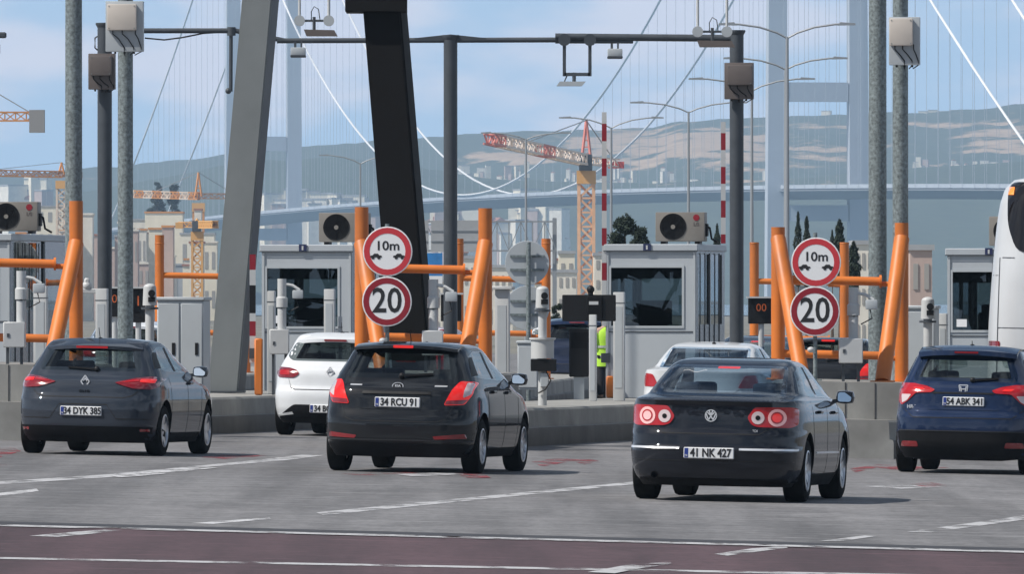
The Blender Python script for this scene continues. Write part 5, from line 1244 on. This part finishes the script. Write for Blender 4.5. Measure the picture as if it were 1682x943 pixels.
# ---------------------------------------------------------------- white coach
bl = 1.27
M['coachwhite'] = mat('coach_white', (.52, .54, .56), .4, var=.06, scale=.8, coat=.4)
bus_keys = [(.32, bl * .93, .10, 11.9, 6, 16), (.5, bl * .985, .03, 12.0, 6, 16), (.9, bl, .0, 12, 5, 16), (1.6, bl, .0, 12, 5, 16), (2.4, bl * .985, .03, 11.9, 5, 14), (3.1, bl * .955, .12, 11.7, 5, 13), (3.5, bl * .925, .20, 11.5, 5, 12), (3.72, bl * .88, .26, 11.3, 4, 11), (3.83, bl * .80, .36, 11.1, 4, 10), (3.87, bl * .66, .6, 10.8, 4, 9)]
bsh = Shape(bus_keys); coach = thing('coach', 'white coach cut off by the right edge, dark upper rear window', 'coach')
zs = sorted(set([k[0] for k in bus_keys] + list(np.linspace(.32, 3.83, 22))))
bo = bm_obj(bsh.solid(zs), [M['coachwhite'], M['trim']]); bo.name = 'body'; bo.data.name = 'body'
am = MB(); am.mi = 1
for y in (2.9, 9.0):
    for s in (-1, 1): am.cyl((s * 1.6, y, .50), (s * .85, y, .50), .56, seg=28)
cut(bo, [bm_obj(am.bm, [M['coachwhite'], M['trim']])])
bo.data.polygons.foreach_set('use_smooth', [True] * len(bo.data.polygons)); bo.data.set_sharp_from_angle(angle=R(38)); bo.parent = coach
bfr = lambda x, z, o: Vector((x, bsh.rear(x, z) - o, z)); bsd = lambda y, z, o: Vector((bsh.side(y, z) + o, y, z)); bsl = lambda y, z, o: Vector((-bsh.side(y, z) - o, y, z))
M['coachglass'] = mat('coach_glass', (.010, .009, .010), .08, spec=.5)
patch('rear_window', rpoly([(-.80, 2.83), (.80, 2.83), (.95, 3.2), (.99, 3.80), (-.99, 3.80), (-.95, 3.2)], .14), bfr, M['coachglass'], coach, .012, .02, .08)
for s in (-1, 1):
    patch('marker_lamp', [(s * .93 - .045, 3.62), (s * .93 + .045, 3.62), (s * .93 + .045, 3.73), (s * .93 - .045, 3.73)], bfr, M['amberlens'], coach, .03, .03)
    patch('tail_light', rpoly([(s * 1.12 - .11, 1.45), (s * 1.12 + .11, 1.45), (s * 1.12 + .11, 1.60), (s * 1.12 - .08, 1.60)], .02), bfr, M['reddark'], coach, .012, .02)
    patch('panel_gap', [(s * 1.05 - .006, .7), (s * 1.05 + .006, .7), (s * 1.05 + .006, 2.75), (s * 1.05 - .006, 2.75)], bfr, M['anthracite'], coach, .002, .006)
    patch('panel_gap', [(s * .93 - .08, 2.745), (s * .93 + .1, 2.745), (s * .93 + .1, 2.757), (s * .93 - .08, 2.757)], bfr, M['anthracite'], coach, .003, .006)
patch('panel_gap', [(-1.05, 1.78), (1.05, 1.78), (1.05, 1.79), (-1.05, 1.79)], bfr, M['anthracite'], coach, .002, .006)
patch('panel_gap', [(-1.22, 2.50), (-1.05, 2.50), (-1.05, 2.51), (-1.22, 2.51)], bfr, M['anthracite'], coach, .002, .006); patch('panel_gap', [(1.05, 2.50), (1.22, 2.50), (1.22, 2.51), (1.05, 2.51)], bfr, M['anthracite'], coach, .002, .006)
patch('rear_bumper', [(-1.2, .42), (1.2, .42), (1.2, .75), (-1.2, .75)], bfr, M['cabinet'], coach, .03, .04, .1)
for fn in (bsd, bsl): patch('side_glass', [(.9, 1.75), (11.4, 1.75), (11.2, 3.2), (1.0, 3.2)], fn, M['coachglass'], coach, .006, .01, .25)
for y in (2.9, 9.0):
    for s in (-1, 1): wheel(coach, s * 1.10, y, .49, .28, 'ten')
Yb = 156.0; Xb = wx(1625, Yb) + 1.10
coach.location = (Xb, Yb, gz(Xb)); coach.rotation_euler = (Matrix.Rotation(math.atan(K), 3, 'Y') @ Matrix.Rotation(-R(8.5), 3, 'Z')).to_euler()

# ---------------------------------------------------------------- worker in a yellow vest
def skin_mesh(name, verts, edges, radii, m, parent, sub=2):
    me = bpy.data.meshes.new(name); me.from_pydata(verts, edges, []); o = bpy.data.objects.new(name, me); C.objects.link(o)
    md = o.modifiers.new('s', 'SKIN'); md.use_smooth_shade = True
    for i, r in enumerate(radii):
        me.skin_vertices[0].data[i].radius = (r, r) if not isinstance(r, tuple) else r
    me.skin_vertices[0].data[0].use_root = True
    sb = o.modifiers.new('u', 'SUBSURF'); sb.levels = sub; sb.render_levels = sub
    dg = bpy.context.evaluated_depsgraph_get(); nm = bpy.data.meshes.new_from_object(o.evaluated_get(dg)); bpy.data.objects.remove(o)
    nm.materials.clear(); nm.materials.append(m); return link(name, nm, parent, 180)
wy = 231.0; Xw = wx(995, wy); wk = thing('person', 'worker in a yellow-green vest and dark trousers standing by the booth', 'person', (Xw, wy, gz(Xw) + .004), (0, 0, R(205)))
V = [(0, 0, .96), (0, .0, 1.15), (0, .01, 1.36), (0, .0, 1.50), (0, -.01, 1.60), (0, -.02, 1.70),
     (.10, 0, .90), (.11, .02, .50), (.11, .03, .09), (.12, -.12, .04), (-.10, 0, .90), (-.12, -.02, .50), (-.12, .0, .09), (-.13, -.15, .04),
     (.19, .0, 1.42), (.25, .02, 1.14), (.20, -.12, .93), (.17, -.20, .86), (-.19, .0, 1.42), (-.27, -.02, 1.16), (-.34, -.16, .98), (-.38, -.23, .95)]
E = [(0, 1), (1, 2), (2, 3), (3, 4), (4, 5), (0, 6), (6, 7), (7, 8), (8, 9), (0, 10), (10, 11), (11, 12), (12, 13), (2, 14), (14, 15), (15, 16), (16, 17), (2, 18), (18, 19), (19, 20), (20, 21)]
Rr = [(.15, .11), (.14, .105), (.165, .11), .062, (.085, .10), (.078, .095), .095, .065, .045, .04, .095, .065, .045, .04, .068, .048, .038, .036, .068, .048, .038, .036]
bd = skin_mesh('body', V, E, Rr, M['skin'], wk)
# trousers, vest, hair as clothing over the body
tr_ = skin_mesh('trousers', [(0, 0, .98), (.10, 0, .88), (.11, .02, .50), (.11, .03, .10), (-.10, 0, .88), (-.12, -.02, .50), (-.12, 0, .10)], [(0, 1), (1, 2), (2, 3), (0, 4), (4, 5), (5, 6)], [(.17, .13), .112, .085, .075, .112, .085, .075], M['cloth'], wk)
vs_ = MB(); vv = []; prof = [(.215, .165, .70), (.21, .16, .86), (.198, .15, 1.0), (.195, .145, 1.12), (.21, .15, 1.28), (.20, .135, 1.40), (.13, .10, 1.47), (.085, .08, 1.50)]
for a, b, z in prof:
    for k in range(24): t_ = 2 * math.pi * k / 24; vv.append((a * math.cos(t_) * (1 + .015 * math.sin(5 * t_ + z * 9)), b * math.sin(t_) * (1 + .02 * math.cos(4 * t_ + z * 7)), z))
ff_ = [(i * 24 + k, i * 24 + (k + 1) % 24, (i + 1) * 24 + (k + 1) % 24, (i + 1) * 24 + k) for i in range(len(prof) - 1) for k in range(24)]
vs_._add(vv, ff_); vest = vs_.build('vest', M['vest'], wk, 60)
for z in (.90, 1.10):
    b_ = MB(); b_.lathe([(1, -.022), (1, .022)], seg=28)
    for v in b_.bm.verts: v.co = Vector((v.co.x * .212, v.co.y * .163, v.co.z + z))
    b_.build('reflective_band', M['reflect'], vest, 60)
for s, pts in ((1, [(.19, .0, 1.43), (.25, .02, 1.14), (.205, -.11, .945)]), (-1, [(-.19, .0, 1.43), (-.27, -.02, 1.16), (-.335, -.15, .985)])):
    skin_mesh('sleeve', pts, [(0, 1), (1, 2)], [.085, .066, .054], M['vest'], wk)
    h0 = Vector(pts[-1]); dr_ = (Vector(pts[-1]) - Vector(pts[-2])).normalized()
    for k in range(4):
        a = Vector((.016 * (k - 1.5) , 0, 0)); p0 = h0 + dr_ * .05 + a
        MB().tube([p0, p0 + dr_ * .06, p0 + dr_ * (.10 - .008 * abs(k - 1)) + Vector((0, -.012, -.012))], [.010, .009, .007], 8).build('finger', M['skin'], bd, 60)
    MB().tube([h0 + Vector((-s * .02, -.02, -.02)), h0 + Vector((-s * .05, -.05, -.035)), h0 + Vector((-s * .055, -.075, -.06))], [.012, .010, .008], 8).build('thumb', M['skin'], bd, 60)
hr_ = MB().sphere((0, .005, 1.665), .118, (.86, 1.0, 1.12), 18, 12)
for v in list(hr_.bm.verts):
    if v.co.y < -.03 and v.co.z < 1.70: v.co.y = -.03 + (v.co.y + .03) * .2
hr_.build('hair', M['hair'], wk, 60)
for s in (-1, 1): MB().sphere((s * .032, -.108, 1.665), .011).build('eye', M['ink'], bd, 60); MB().sphere((s * .085, -.01, 1.645), .03, (.4, .8, 1.2)).build('ear', M['skin'], bd, 60)
MB().prism([(-.128, 1.60), (-.10, 1.66), (-.10, 1.60)], -.012, .012, 'x').build('nose', M['skin'], bd, 40); MB().box(-.025, .025, -.112, -.10, 1.57, 1.577).build('mouth', M['signred2'], bd, 0)
wk.scale = (1.12, 1.12, 1.0)
for x, y in ((.115, -.04), (-.125, -.06)): MB().sphere((x, y, .045), .10, (.5, 1.35, .48)).build('shoe', M['black'], wk, 60)

# ================================================================ FAR OBJECTS
GZ = -2.2
M['lamp'] = mat('lamp_post_grey', (.30, .32, .34), .5, .3)
M['pale'] = mat('pale_render', (.78, .73, .63), .8, var=.12, scale=.4)
M['palecream'] = mat('cream_render', (.82, .75, .60), .8, var=.10, scale=.3)
M['greyr'] = mat('grey_render', (.36, .37, .38), .8, var=.15, scale=.3)
M['pinkr'] = mat('pink_render', (.50, .38, .33), .8, var=.12, scale=.3)
M['roofred'] = mat('roof_tile', (.36, .16, .11), .8, var=.2, scale=.5)
M['winglass'] = mat('window_dark', (.36, .34, .31), .4)
M['craneor'] = mat('crane_orange', (.62, .26, .06), .6); M['craneyl'] = mat('crane_yellow', (.70, .38, .12), .6)
M['cranered'] = mat('crane_red', (.62, .08, .07), .6); M['cranewh'] = mat('crane_white', (.74, .60, .48), .6); M['cranegr'] = mat('crane_counterweight', (.28, .27, .26), .8)
# double-armed street lamps along the approach road
lamp_lb = ['nearest tall double-armed street lamp, in front of the near bridge tower', 'second double-armed street lamp, hidden low behind the first', 'double-armed street lamp behind the right gantry post', 'double-armed street lamp right of the tower crane', 'double-armed street lamp directly behind the raised barrier arm', 'double-armed street lamp left of the tower crane', 'smallest double-armed street lamp, left of the dark canopy leg']
for (px, ya, yt, hw, Y), lb in zip([(1293, 60, 39, 112, 413), (1290.5, 112, 95, 102, 471), (1235, 147, 129, 104, 516), (1131, 183, 168, 96, 577), (1004, 209, 193, 86, 623), (864, 228, 218, 74, 684), (592, 268, 255, 68, 792)], lamp_lb):
    X = wx(px, Y); t = thing('street_lamp', lb, 'street lamp', (X, Y, GZ), group='double-armed street lamps beyond the plaza'); s = F / Y; zt = wz(ya, Y) - GZ
    MB().cyl((0, 0, 0), (0, 0, zt), .11, .055, 10).build('pole', M['lamp'], t)
    for sg in (-1, 1):
        h = (ya - yt) / s; L2 = hw / s
        a = MB().tube([(0, 0, zt - .05), (sg * L2 * .15, 0, zt + h * .32), (sg * L2 * .4, 0, zt + h * .75), (sg * L2 * .7, 0, zt + h * .98), (sg * L2 * .8, 0, zt + h)], .042, 6).build('arm', M['lamp'], t, 60)
        MB().prism([(sg * L2 * .74, zt + h - .05), (sg * L2, zt + h - .04), (sg * L2, zt + h + .03), (sg * L2 * .78, zt + h + .07)][::sg], -.14, .14, 'y').build('lamp_head', M['lamp'], a, 0)
# tower cranes
def lattice(m, a, b, w, n, r):
    a, b = Vector(a), Vector(b); d = (b - a).normalized(); q = d.to_track_quat('Z', 'Y'); c = [q @ Vector((sx * w / 2, sy * w / 2, 0)) for sx, sy in ((-1, -1), (1, -1), (1, 1), (-1, 1))]
    for k in c: m.bar(a + k, b + k, r)
    for i in range(n):
        p, p2 = a.lerp(b, i / n), a.lerp(b, (i + 1) / n)
        for k in range(4):
            u, v = c[k], c[(k + 1) % 4]; m.bar(p + u, p2 + v, r * .7) if i % 2 else m.bar(p + v, p2 + u, r * .7); m.bar(p + u, p + v, r * .6)
def crane(label, px, Y, ytop, mw, mcol, jib, jcol, cj, head, hcol, wgt, cab=True):
    """jib/cj: offsets of the jib tip and counter-jib tip from the slewing ring"""
    X = wx(px, Y); t = thing('tower_crane', label, 'crane', (X, Y, GZ), group='tower cranes'); z = wz(ytop, Y) - GZ
    m = MB(); lattice(m, (0, 0, 0), (0, 0, z), mw, max(8, int(z / mw * 1.1)), mw * .22); m.build('mast', mcol, t, 0)
    MB().box(-mw * .65, mw * .65, -mw * .65, mw * .65, z, z + mw * .9).build('slewing_ring', M['craneyl'], t, 0)
    if cab: MB().box(-mw * .5, mw * .4, -mw * .9, -mw * .2, z + mw * .9, z + mw * 2.0, .05).build('cab', M['anthracite'], t, 0)
    zz = z + mw * 1.6
    jl = Vector(jib).length
    for k in range(8):
        m = MB(); a = Vector((0, 0, zz)) + Vector(jib) * (k / 8); b = Vector((0, 0, zz)) + Vector(jib) * ((k + 1) / 8); lattice(m, a, b, mw * .66, max(3, int(jl / 8 / mw)), mw * .13); m.build('jib_section', jcol[k % len(jcol)], t, 0)
    m = MB(); lattice(m, (0, 0, zz), Vector((0, 0, zz)) + Vector(cj), mw * .5, 6, mw * .09); m.build('counter_jib', jcol[0], t, 0)
    c = Vector((0, 0, zz)) + Vector(cj); MB().box(c.x - wgt[0], c.x + wgt[0], c.y - .8, c.y + .8, c.z - wgt[1], c.z + wgt[2]).build('counterweight', wgt[3], t, 0)
    if head:
        v = Vector((0, 0, zz + head)); m = MB()
        for sx in (-1, 1):
            for sy in (-1, 1): m.bar((sx * mw * .32, sy * mw * .32, zz), v, mw * .14)
        for k in range(1, 6): q = mw * .32 * (1 - k / 6); h_ = zz + head * k / 6; m.bar((-q, -q, h_), (q, -q, h_), mw * .08); m.bar((-q, q, h_), (q, q, h_), mw * .08)
        m.build('cathead', hcol, t, 0)
        MB().bar(v, Vector((0, 0, zz)) + Vector(jib) * .7, mw * .06).bar(v, c, mw * .06).build('tie_bar', M['lamp'], t, 0)
M['cranemast'] = mat('crane_mast_orange', (.80, .46, .26), .6, var=.25, scale=.4)
M['cranepale'] = mat('crane_pale', (.80, .70, .62), .6); M['cranepink'] = mat('crane_hazed_red', (.62, .22, .18), .6)  # jib red paled: distance haze put into its colour
rw = [M['cranepale'], M['cranepale'], M['cranepale'], M['cranepink']]
crane('red and white tower crane with pale lattice mast, in the centre of the view', 963, 1700, 302, 2.2, M['cranemast'], (-14.5, -46, 2.6), rw, (4.6, 16, -.2), 6.0, M['cranepink'], (1.2, .8, .2, M['cranered']))
crane('orange crane whose grey counterweight shows at the upper left edge', -45, 1200, 236, 1.8, M['craneor'], (-38, 10, 0), [M['craneor']], (6.8, 0, 0), 4, M['craneor'], (.8, 1.7, .7, M['cranegr']))
crane('pale orange crane with a long jib low at the left edge', 101, 1900, 310, 1.5, M['cranewh'], (-22, -6, .4), [M['craneor']], (3, 1, 0), 2.0, M['craneor'], (.5, .6, .4, M['cranegr']), False)
crane('small yellow crane in front of the pale works building', 324, 1500, 395, 1.3, M['craneyl'], (2.5, -4, 0), [M['craneyl']], (-2.4, 1, 0), .8, M['craneyl'], (.5, .5, .3, M['craneyl']))
crane('orange crane with pointed head behind the pale works building', 326, 2650, 348, 2.3, M['craneor'], (-17, 6, .6), [M['craneor'], M['cranewh']], (9, 3, 0), 5.5, M['craneor'], (1, .6, .4, M['cranegr']), False)
# works buildings and town
def building(label, px0, px1, ytop, Y, m_, wins=(0, 0), roof=None, dep=12, group=None, name='building', z0=GZ):
    X0, X1 = wx(px0, Y), wx(px1, Y); z = wz(ytop, Y) - z0; w_ = X1 - X0
    t = thing(name, label, 'building', (X0, Y, z0), group=group)
    MB().box(0, w_, 0, dep, 0, z).build('wall', M[m_], t, 0)
    MB().box(-.15, w_ + .15, -.15, dep + .15, z, z + .35).build('roof', M[roof or 'greyr'], t, 0)
    nx, nz_ = wins
    for i in range(nx):
        for j in range(nz_):
            cx = w_ * (i + .5) / nx; cz = z * (j + .55) / nz_; MB().box(cx - w_ / nx * .22, cx + w_ / nx * .22, -.06, .02, cz - z / nz_ * .22, cz + z / nz_ * .22).build('window', M['winglass'], t, 0)
    return t
building('big cream works building with two tall bays, below the dark trees', 238, 300, 350, 2500, 'palecream', (0, 0), 'craneor'); building('lower cream works hall right of the tall cream building', 296, 352, 385, 2480, 'palecream', (4, 2)); building('pale works hall left of the tall cream building', 196, 240, 362, 2520, 'pale', (3, 3))
building('long grey works shed along the shore, left', 180, 345, 436, 2300, 'greyr', (10, 1)); building('pale block beyond the left masts', 120, 172, 392, 2400, 'pale', (4, 4)); building('low pinkish block beyond the left masts', 132, 200, 420, 2250, 'pinkr', (5, 2)); building('pale grey tank house left of the yellow crane', 205, 262, 405, 2350, 'pale', (4, 2))
building('cream block left of the pale crane mast', 60, 104, 340, 2600, 'palecream', (3, 5))
building('white block right of the far pipe frame', 918, 944, 417, 1300, 'palecream', (2, 2)); building('tall white tower block beside the crane mast', 905, 947, 448, 1250, 'pale', (4, 3)); building('small pale block behind the lattice sign gantry', 760, 792, 425, 1300, 'pale', (3, 2)); building('pale low block behind the middle pipe frame', 800, 842, 440, 1350, 'pale', (4, 2)); building('pale terrace right of the crane mast', 976, 1000, 420, 1320, 'pale', (2, 4)); building('pale block between the sign post and the gantry leg', 690, 735, 462, 1000, 'pale', (4, 2))
building('tan stepped tower behind the right booth', 1495, 1531, 411, 700, 'pinkr', (2, 2)); building('pale block left of the thick right mast', 1404, 1432, 402, 900, 'pale', (3, 3)); building('small pale block under the cypresses', 1300, 1330, 470, 900, 'greyr', (2, 1))
rn = random.Random(3)
for k in range(44):                                   # the dense town and works beyond the left masts and beyond the middle frame
    lft = k < 30; px = rn.uniform(20, 345) if lft else rn.choice([rn.uniform(690, 925), rn.uniform(980, 986)]); w_ = rn.uniform(9, 24); yt = rn.uniform(345, 440) if lft else rn.uniform(415, 470)
    lb = 'small block in the dense pale works town beyond the left masts' if lft else 'small block in the pale town beyond the middle orange frame'
    building(lb, px, px + w_, yt, rn.uniform(1900, 2240) if lft else rn.uniform(1400, 1690), rn.choice(['pale', 'palecream', 'pinkr', 'greyr', 'pale']), (rn.choice([0, 0, 2]), rn.choice([1, 2])), rn.choice(['greyr', 'roofred', 'pale', 'craneor']), 8, group='small blocks of the left works town' if lft else 'small blocks of the middle town')
hb_ = [(445 + rn.random() * 160, 345 + rn.random() * 26, 6900) for _ in range(34)] + [(690 + rn.random() * 260, 350 + rn.random() * 60, 6950) for _ in range(30)] + [(30 + rn.random() * 80, 320 + rn.random() * 14, 6950) for _ in range(6)] + [(1495 + rn.random() * 190, 182 + rn.random() * 8, 10300) for _ in range(16)] + [(1330 + rn.random() * 60, 186 + rn.random() * 8, 10300) for _ in range(8)]
hb_ += [(740 + rn.random() * 560, 262 + rn.random() * 34, 8600) for _ in range(60)] + [(1500 + rn.random() * 180, 250 + rn.random() * 26, 8800) for _ in range(30)]
protos = []
for k in range(5):
    w_, d_, h_ = [(12, 10, 9), (18, 12, 12), (24, 12, 16), (14, 10, 22), (9, 9, 7)][k]
    t = thing('house', 'pale house on the far hillside', 'house', (0, 0, 0), group='pale houses on the far hillsides')
    MB().box(-w_ / 2, w_ / 2, -d_ / 2, d_ / 2, -20, h_).build('wall', M[['pale', 'pinkr', 'pale', 'palecream', 'pale'][k]], t, 0)
    if k in (0, 4): MB().prism([(-w_ / 2 - .5, h_), (w_ / 2 + .5, h_), (0, h_ + 3)], -d_ / 2 - .5, d_ / 2 + .5, 'y').build('roof', M['roofred'], t, 0)
    else: MB().box(-w_ / 2 - .3, w_ / 2 + .3, -d_ / 2 - .3, d_ / 2 + .3, h_, h_ + .8).build('roof', M['greyr'], t, 0)
    protos.append(t)
for k, (px, py, Y) in enumerate(hb_):
    t = protos[k] if k < 5 else copy_tree(protos[rn.randrange(5)])
    t.location = P(px, py, Y) - Vector((0, 0, 8)); t.rotation_euler = (0, 0, rn.uniform(-.6, .6))
    if 8000 < Y < 9000: t.scale = (.28, .28, .28); t['label'] = 'small pale house speckling the bare middle slope'; t['group'] = 'small houses on the middle slope'
    if Y > 9000: t.scale = (.6, .6, .5); t['label'] = 'pale house on the hilltop skyline'; t['group'] = 'pale houses on the hilltop skyline'
# overhead lattice sign gantry, blue panel
Yt = 700; s = F / Yt; t = thing('sign_gantry', 'grey lattice sign gantry seen from behind, with closed panels on its left half', 'sign gantry', (wx(800, Yt), Yt, GZ)); o = Vector(t.location); q_ = lambda px, py, d=0: P(px, py, Yt + d) - o
m = MB()
for py in (364, 412):
    for d in (0, .9): m.bar(q_(680, py, d), q_(914, py, d), .10)
for k in range(12):
    a, b = 680 + k * 19.5, 680 + (k + 1) * 19.5
    for d in (0, .9): m.bar(q_(a, 364, d), q_(a, 412, d), .07); m.bar(q_(a, 364 if k % 2 else 412, d), q_(b, 412 if k % 2 else 364, d), .05)
m.build('truss', M['lamp'], t, 0)
for px in (686, 911): MB().bar(Vector((wx(px, Yt), Yt + .45, GZ)) - o, q_(px, 358, .45), .26).build('post', M['lamp'], t, 0)
for a, b in ((684, 704), (708, 740), (745, 786)):
    pn = MB().box(q_(a, 400).x, q_(b, 400).x, -.08, -.02, q_(a, 414).z, q_(a, 362).z).build('sign_panel', M['greyr'], t, 0)
    for k in range(1, 3): MB().bar(q_(a, 362 + k * 17, -.1), q_(b, 362 + k * 17, -.1), .05).build('rib', M['lamp'], pn, 0)
t = thing('billboard', 'blue and white board on a post beyond the dark canopy leg', 'billboard', (wx(708, 520), 520, GZ)); z = wz(466, 520) - GZ
MB().box(-.5, .52, 0, .1, z + .35, z + 1.4).build('panel', mat('billboard_blue', (.03, .22, .55), .5, var=.3, scale=1.2), t, 0); MB().box(-.5, .52, -.0, .1, z, z + .35).build('white_strip', M['white'], t, 0); MB().cyl((0, .05, 0), (0, .05, z), .12).build('post', M['lamp'], t)

# ---------------------------------------------------------------- trees
def leaf_mat(name, c):
    return mat(name, c, .8, var=.45, scale=.9)
M['pine'] = leaf_mat('pine_leaf', (.020, .034, .020)); M['bark'] = mat('bark', (.08, .055, .04), .9, var=.3, scale=4)
def tree(label, px, Y, ytop, ybot, wpx, kind, seed):
    rr = random.Random(seed); s = F / Y; X = wx(px, Y); t = thing('cypress_tree' if kind == 'cypress' else 'pine_tree', label, 'tree', (X, Y, GZ), group='dark trees beyond the plaza'); zt = wz(ytop, Y) - GZ; zb = max(wz(ybot, Y) - GZ, .8); w_ = wpx / s / 2
    MB().tube([(0, 0, 0), (.05 * w_, 0, zb), (0, 0, zb + (zt - zb) * .8)], [max(.12, w_ * .10), w_ * .08, w_ * .03], 8).build('trunk', M['bark'], t, 60)
    m = MB(); lobes = []
    if kind == 'cypress':
        for k in range(16): u = k / 15; lobes.append((rr.uniform(-.25, .25) * w_, rr.uniform(-.25, .25) * w_, zb + (zt - zb) * u * .96, w_ * (.25 + 1.05 * math.sin(math.pi * min(1, .22 + u * .76)) ** .8) * .62))
    else:
        for k in range(17):
            u = rr.random(); a = rr.uniform(0, 6.28); rad = w_ * (1 - .55 * u) * rr.uniform(.25, .9); lobes.append((rad * math.cos(a), rad * math.sin(a), zb + (zt - zb) * (.1 + .82 * u), w_ * rr.uniform(.20, .36)))
        for k in range(3): lobes.append((rr.uniform(-.3, .3) * w_, 0, zb + (zt - zb) * rr.uniform(.8, .97), w_ * .16))
    def leaf(p, ln, wd, up):
        a = Vector((rr.gauss(0, 1), rr.gauss(0, 1), rr.gauss(up, .7))).normalized() * ln; b = Vector((rr.gauss(0, 1), rr.gauss(0, 1), rr.gauss(0, 1))).cross(a).normalized() * wd
        m._add([p - a, p + b, p + a, p - b], [(0, 1, 2, 3)])
    if kind == 'cypress':
        for _ in range(2600):
            u = rr.random(); e = w_ * (math.sin(math.pi * min(1, .16 + u * .84)) ** .75) * (.72 + .28 * math.sin(u * 23 + seed) * math.sin(u * 9)); th_ = rr.uniform(0, 6.283); q = e * rr.random() ** .45
            leaf(Vector((q * math.cos(th_), q * math.sin(th_), zb + (zt - zb) * u)), w_ * rr.uniform(.14, .30), w_ * .07, 1.6)
    else:
        for x, y, z, r in lobes:
            r *= 1.25
            for _ in range(240):
                d = Vector((rr.gauss(0, 1), rr.gauss(0, 1), rr.gauss(0, .75))).normalized() * r * rr.random() ** .38 * rr.uniform(.8, 1.25)
                leaf(Vector((x, y, z)) + d, r * rr.uniform(.18, .42), r * .12, .5)
    m.build('crown', M['pine'], t, 0, recalc=False)
tree('bushy dark pine above the middle booth roof, left of its air conditioner', 1026, 300, 356, 425, 62, 'pine', 1); tree('low dark bush above the middle booth roof, beside the air conditioner', 1052, 305, 374, 425, 40, 'pine', 2)
tree('slim cypress left of the right gantry post', 1178, 320, 368, 470, 20, 'cypress', 3)
tree('pointed cypress left of the right 10m sign', 1311, 330, 348, 470, 20, 'cypress', 4); tree('second pointed cypress left of the right 10m sign, shorter', 1325, 332, 356, 470, 22, 'cypress', 5)
tree('dark cypress right above the right 10m sign', 1379, 325, 362, 470, 32, 'cypress', 6); tree('wide dark cypress behind the right far pipe frame', 1402, 330, 398, 475, 30, 'cypress', 7); tree('small dark cypress between the right signs and orange frame', 1367, 335, 378, 470, 16, 'cypress', 8)
tree('big dark pine above the cream works building, left crown', 258, 2700, 300, 352, 32, 'pine', 9); tree('big dark pine above the cream works building, right crown', 282, 2700, 303, 352, 32, 'pine', 10)
tree('green bush behind the black screen', 915, 290, 500, 545, 26, 'pine', 11)

# unseen trees added behind the camera to give glass and paint dark leafy reflections
rr = random.Random(21); m = MB()
for _ in range(7000):
    x = rr.uniform(-95, 95); h = 17 + 4.5 * math.sin(x * .21) + 3 * math.sin(x * .63 + 1); z = h * rr.random() ** .8 - 1; p = Vector((x, -34 + rr.uniform(-5, 5), z + rr.uniform(-1, 1)))
    a = Vector((rr.gauss(0, 1), rr.gauss(0, 1), rr.gauss(0, 1))).normalized() * rr.uniform(.5, 1.5); b = Vector((rr.gauss(0, 1), rr.gauss(0, 1), rr.gauss(0, 1))).cross(a).normalized() * rr.uniform(.4, 1.0)
    m._add([p - a, p + b, p + a, p - b], [(0, 1, 2, 3)])
tag(m.build('unseen_woodland', M['pine'], None, 0, recalc=False), kind='stuff')
# ---------------------------------------------------------------- air
M['haze'] = bpy.data.materials.new('haze_air'); M['haze'].use_nodes = True; t = M['haze'].node_tree; t.nodes.clear()
pv = N(t, 'ShaderNodeVolumePrincipled'); pv.inputs['Color'].default_value = (.53, .75, 1.0, 1); pv.inputs['Density'].default_value = 9.0e-5; pv.inputs['Density Attribute'].default_value = ''; pv.inputs['Anisotropy'].default_value = .0
ou = N(t, 'ShaderNodeOutputMaterial'); t.links.new(pv.outputs[0], ou.inputs['Volume'])
hz_ = MB().box(-9500, 9500, -600, 11500, -3.4, 320).build('haze', M['haze'], None, 0); tag(hz_, kind='stuff')
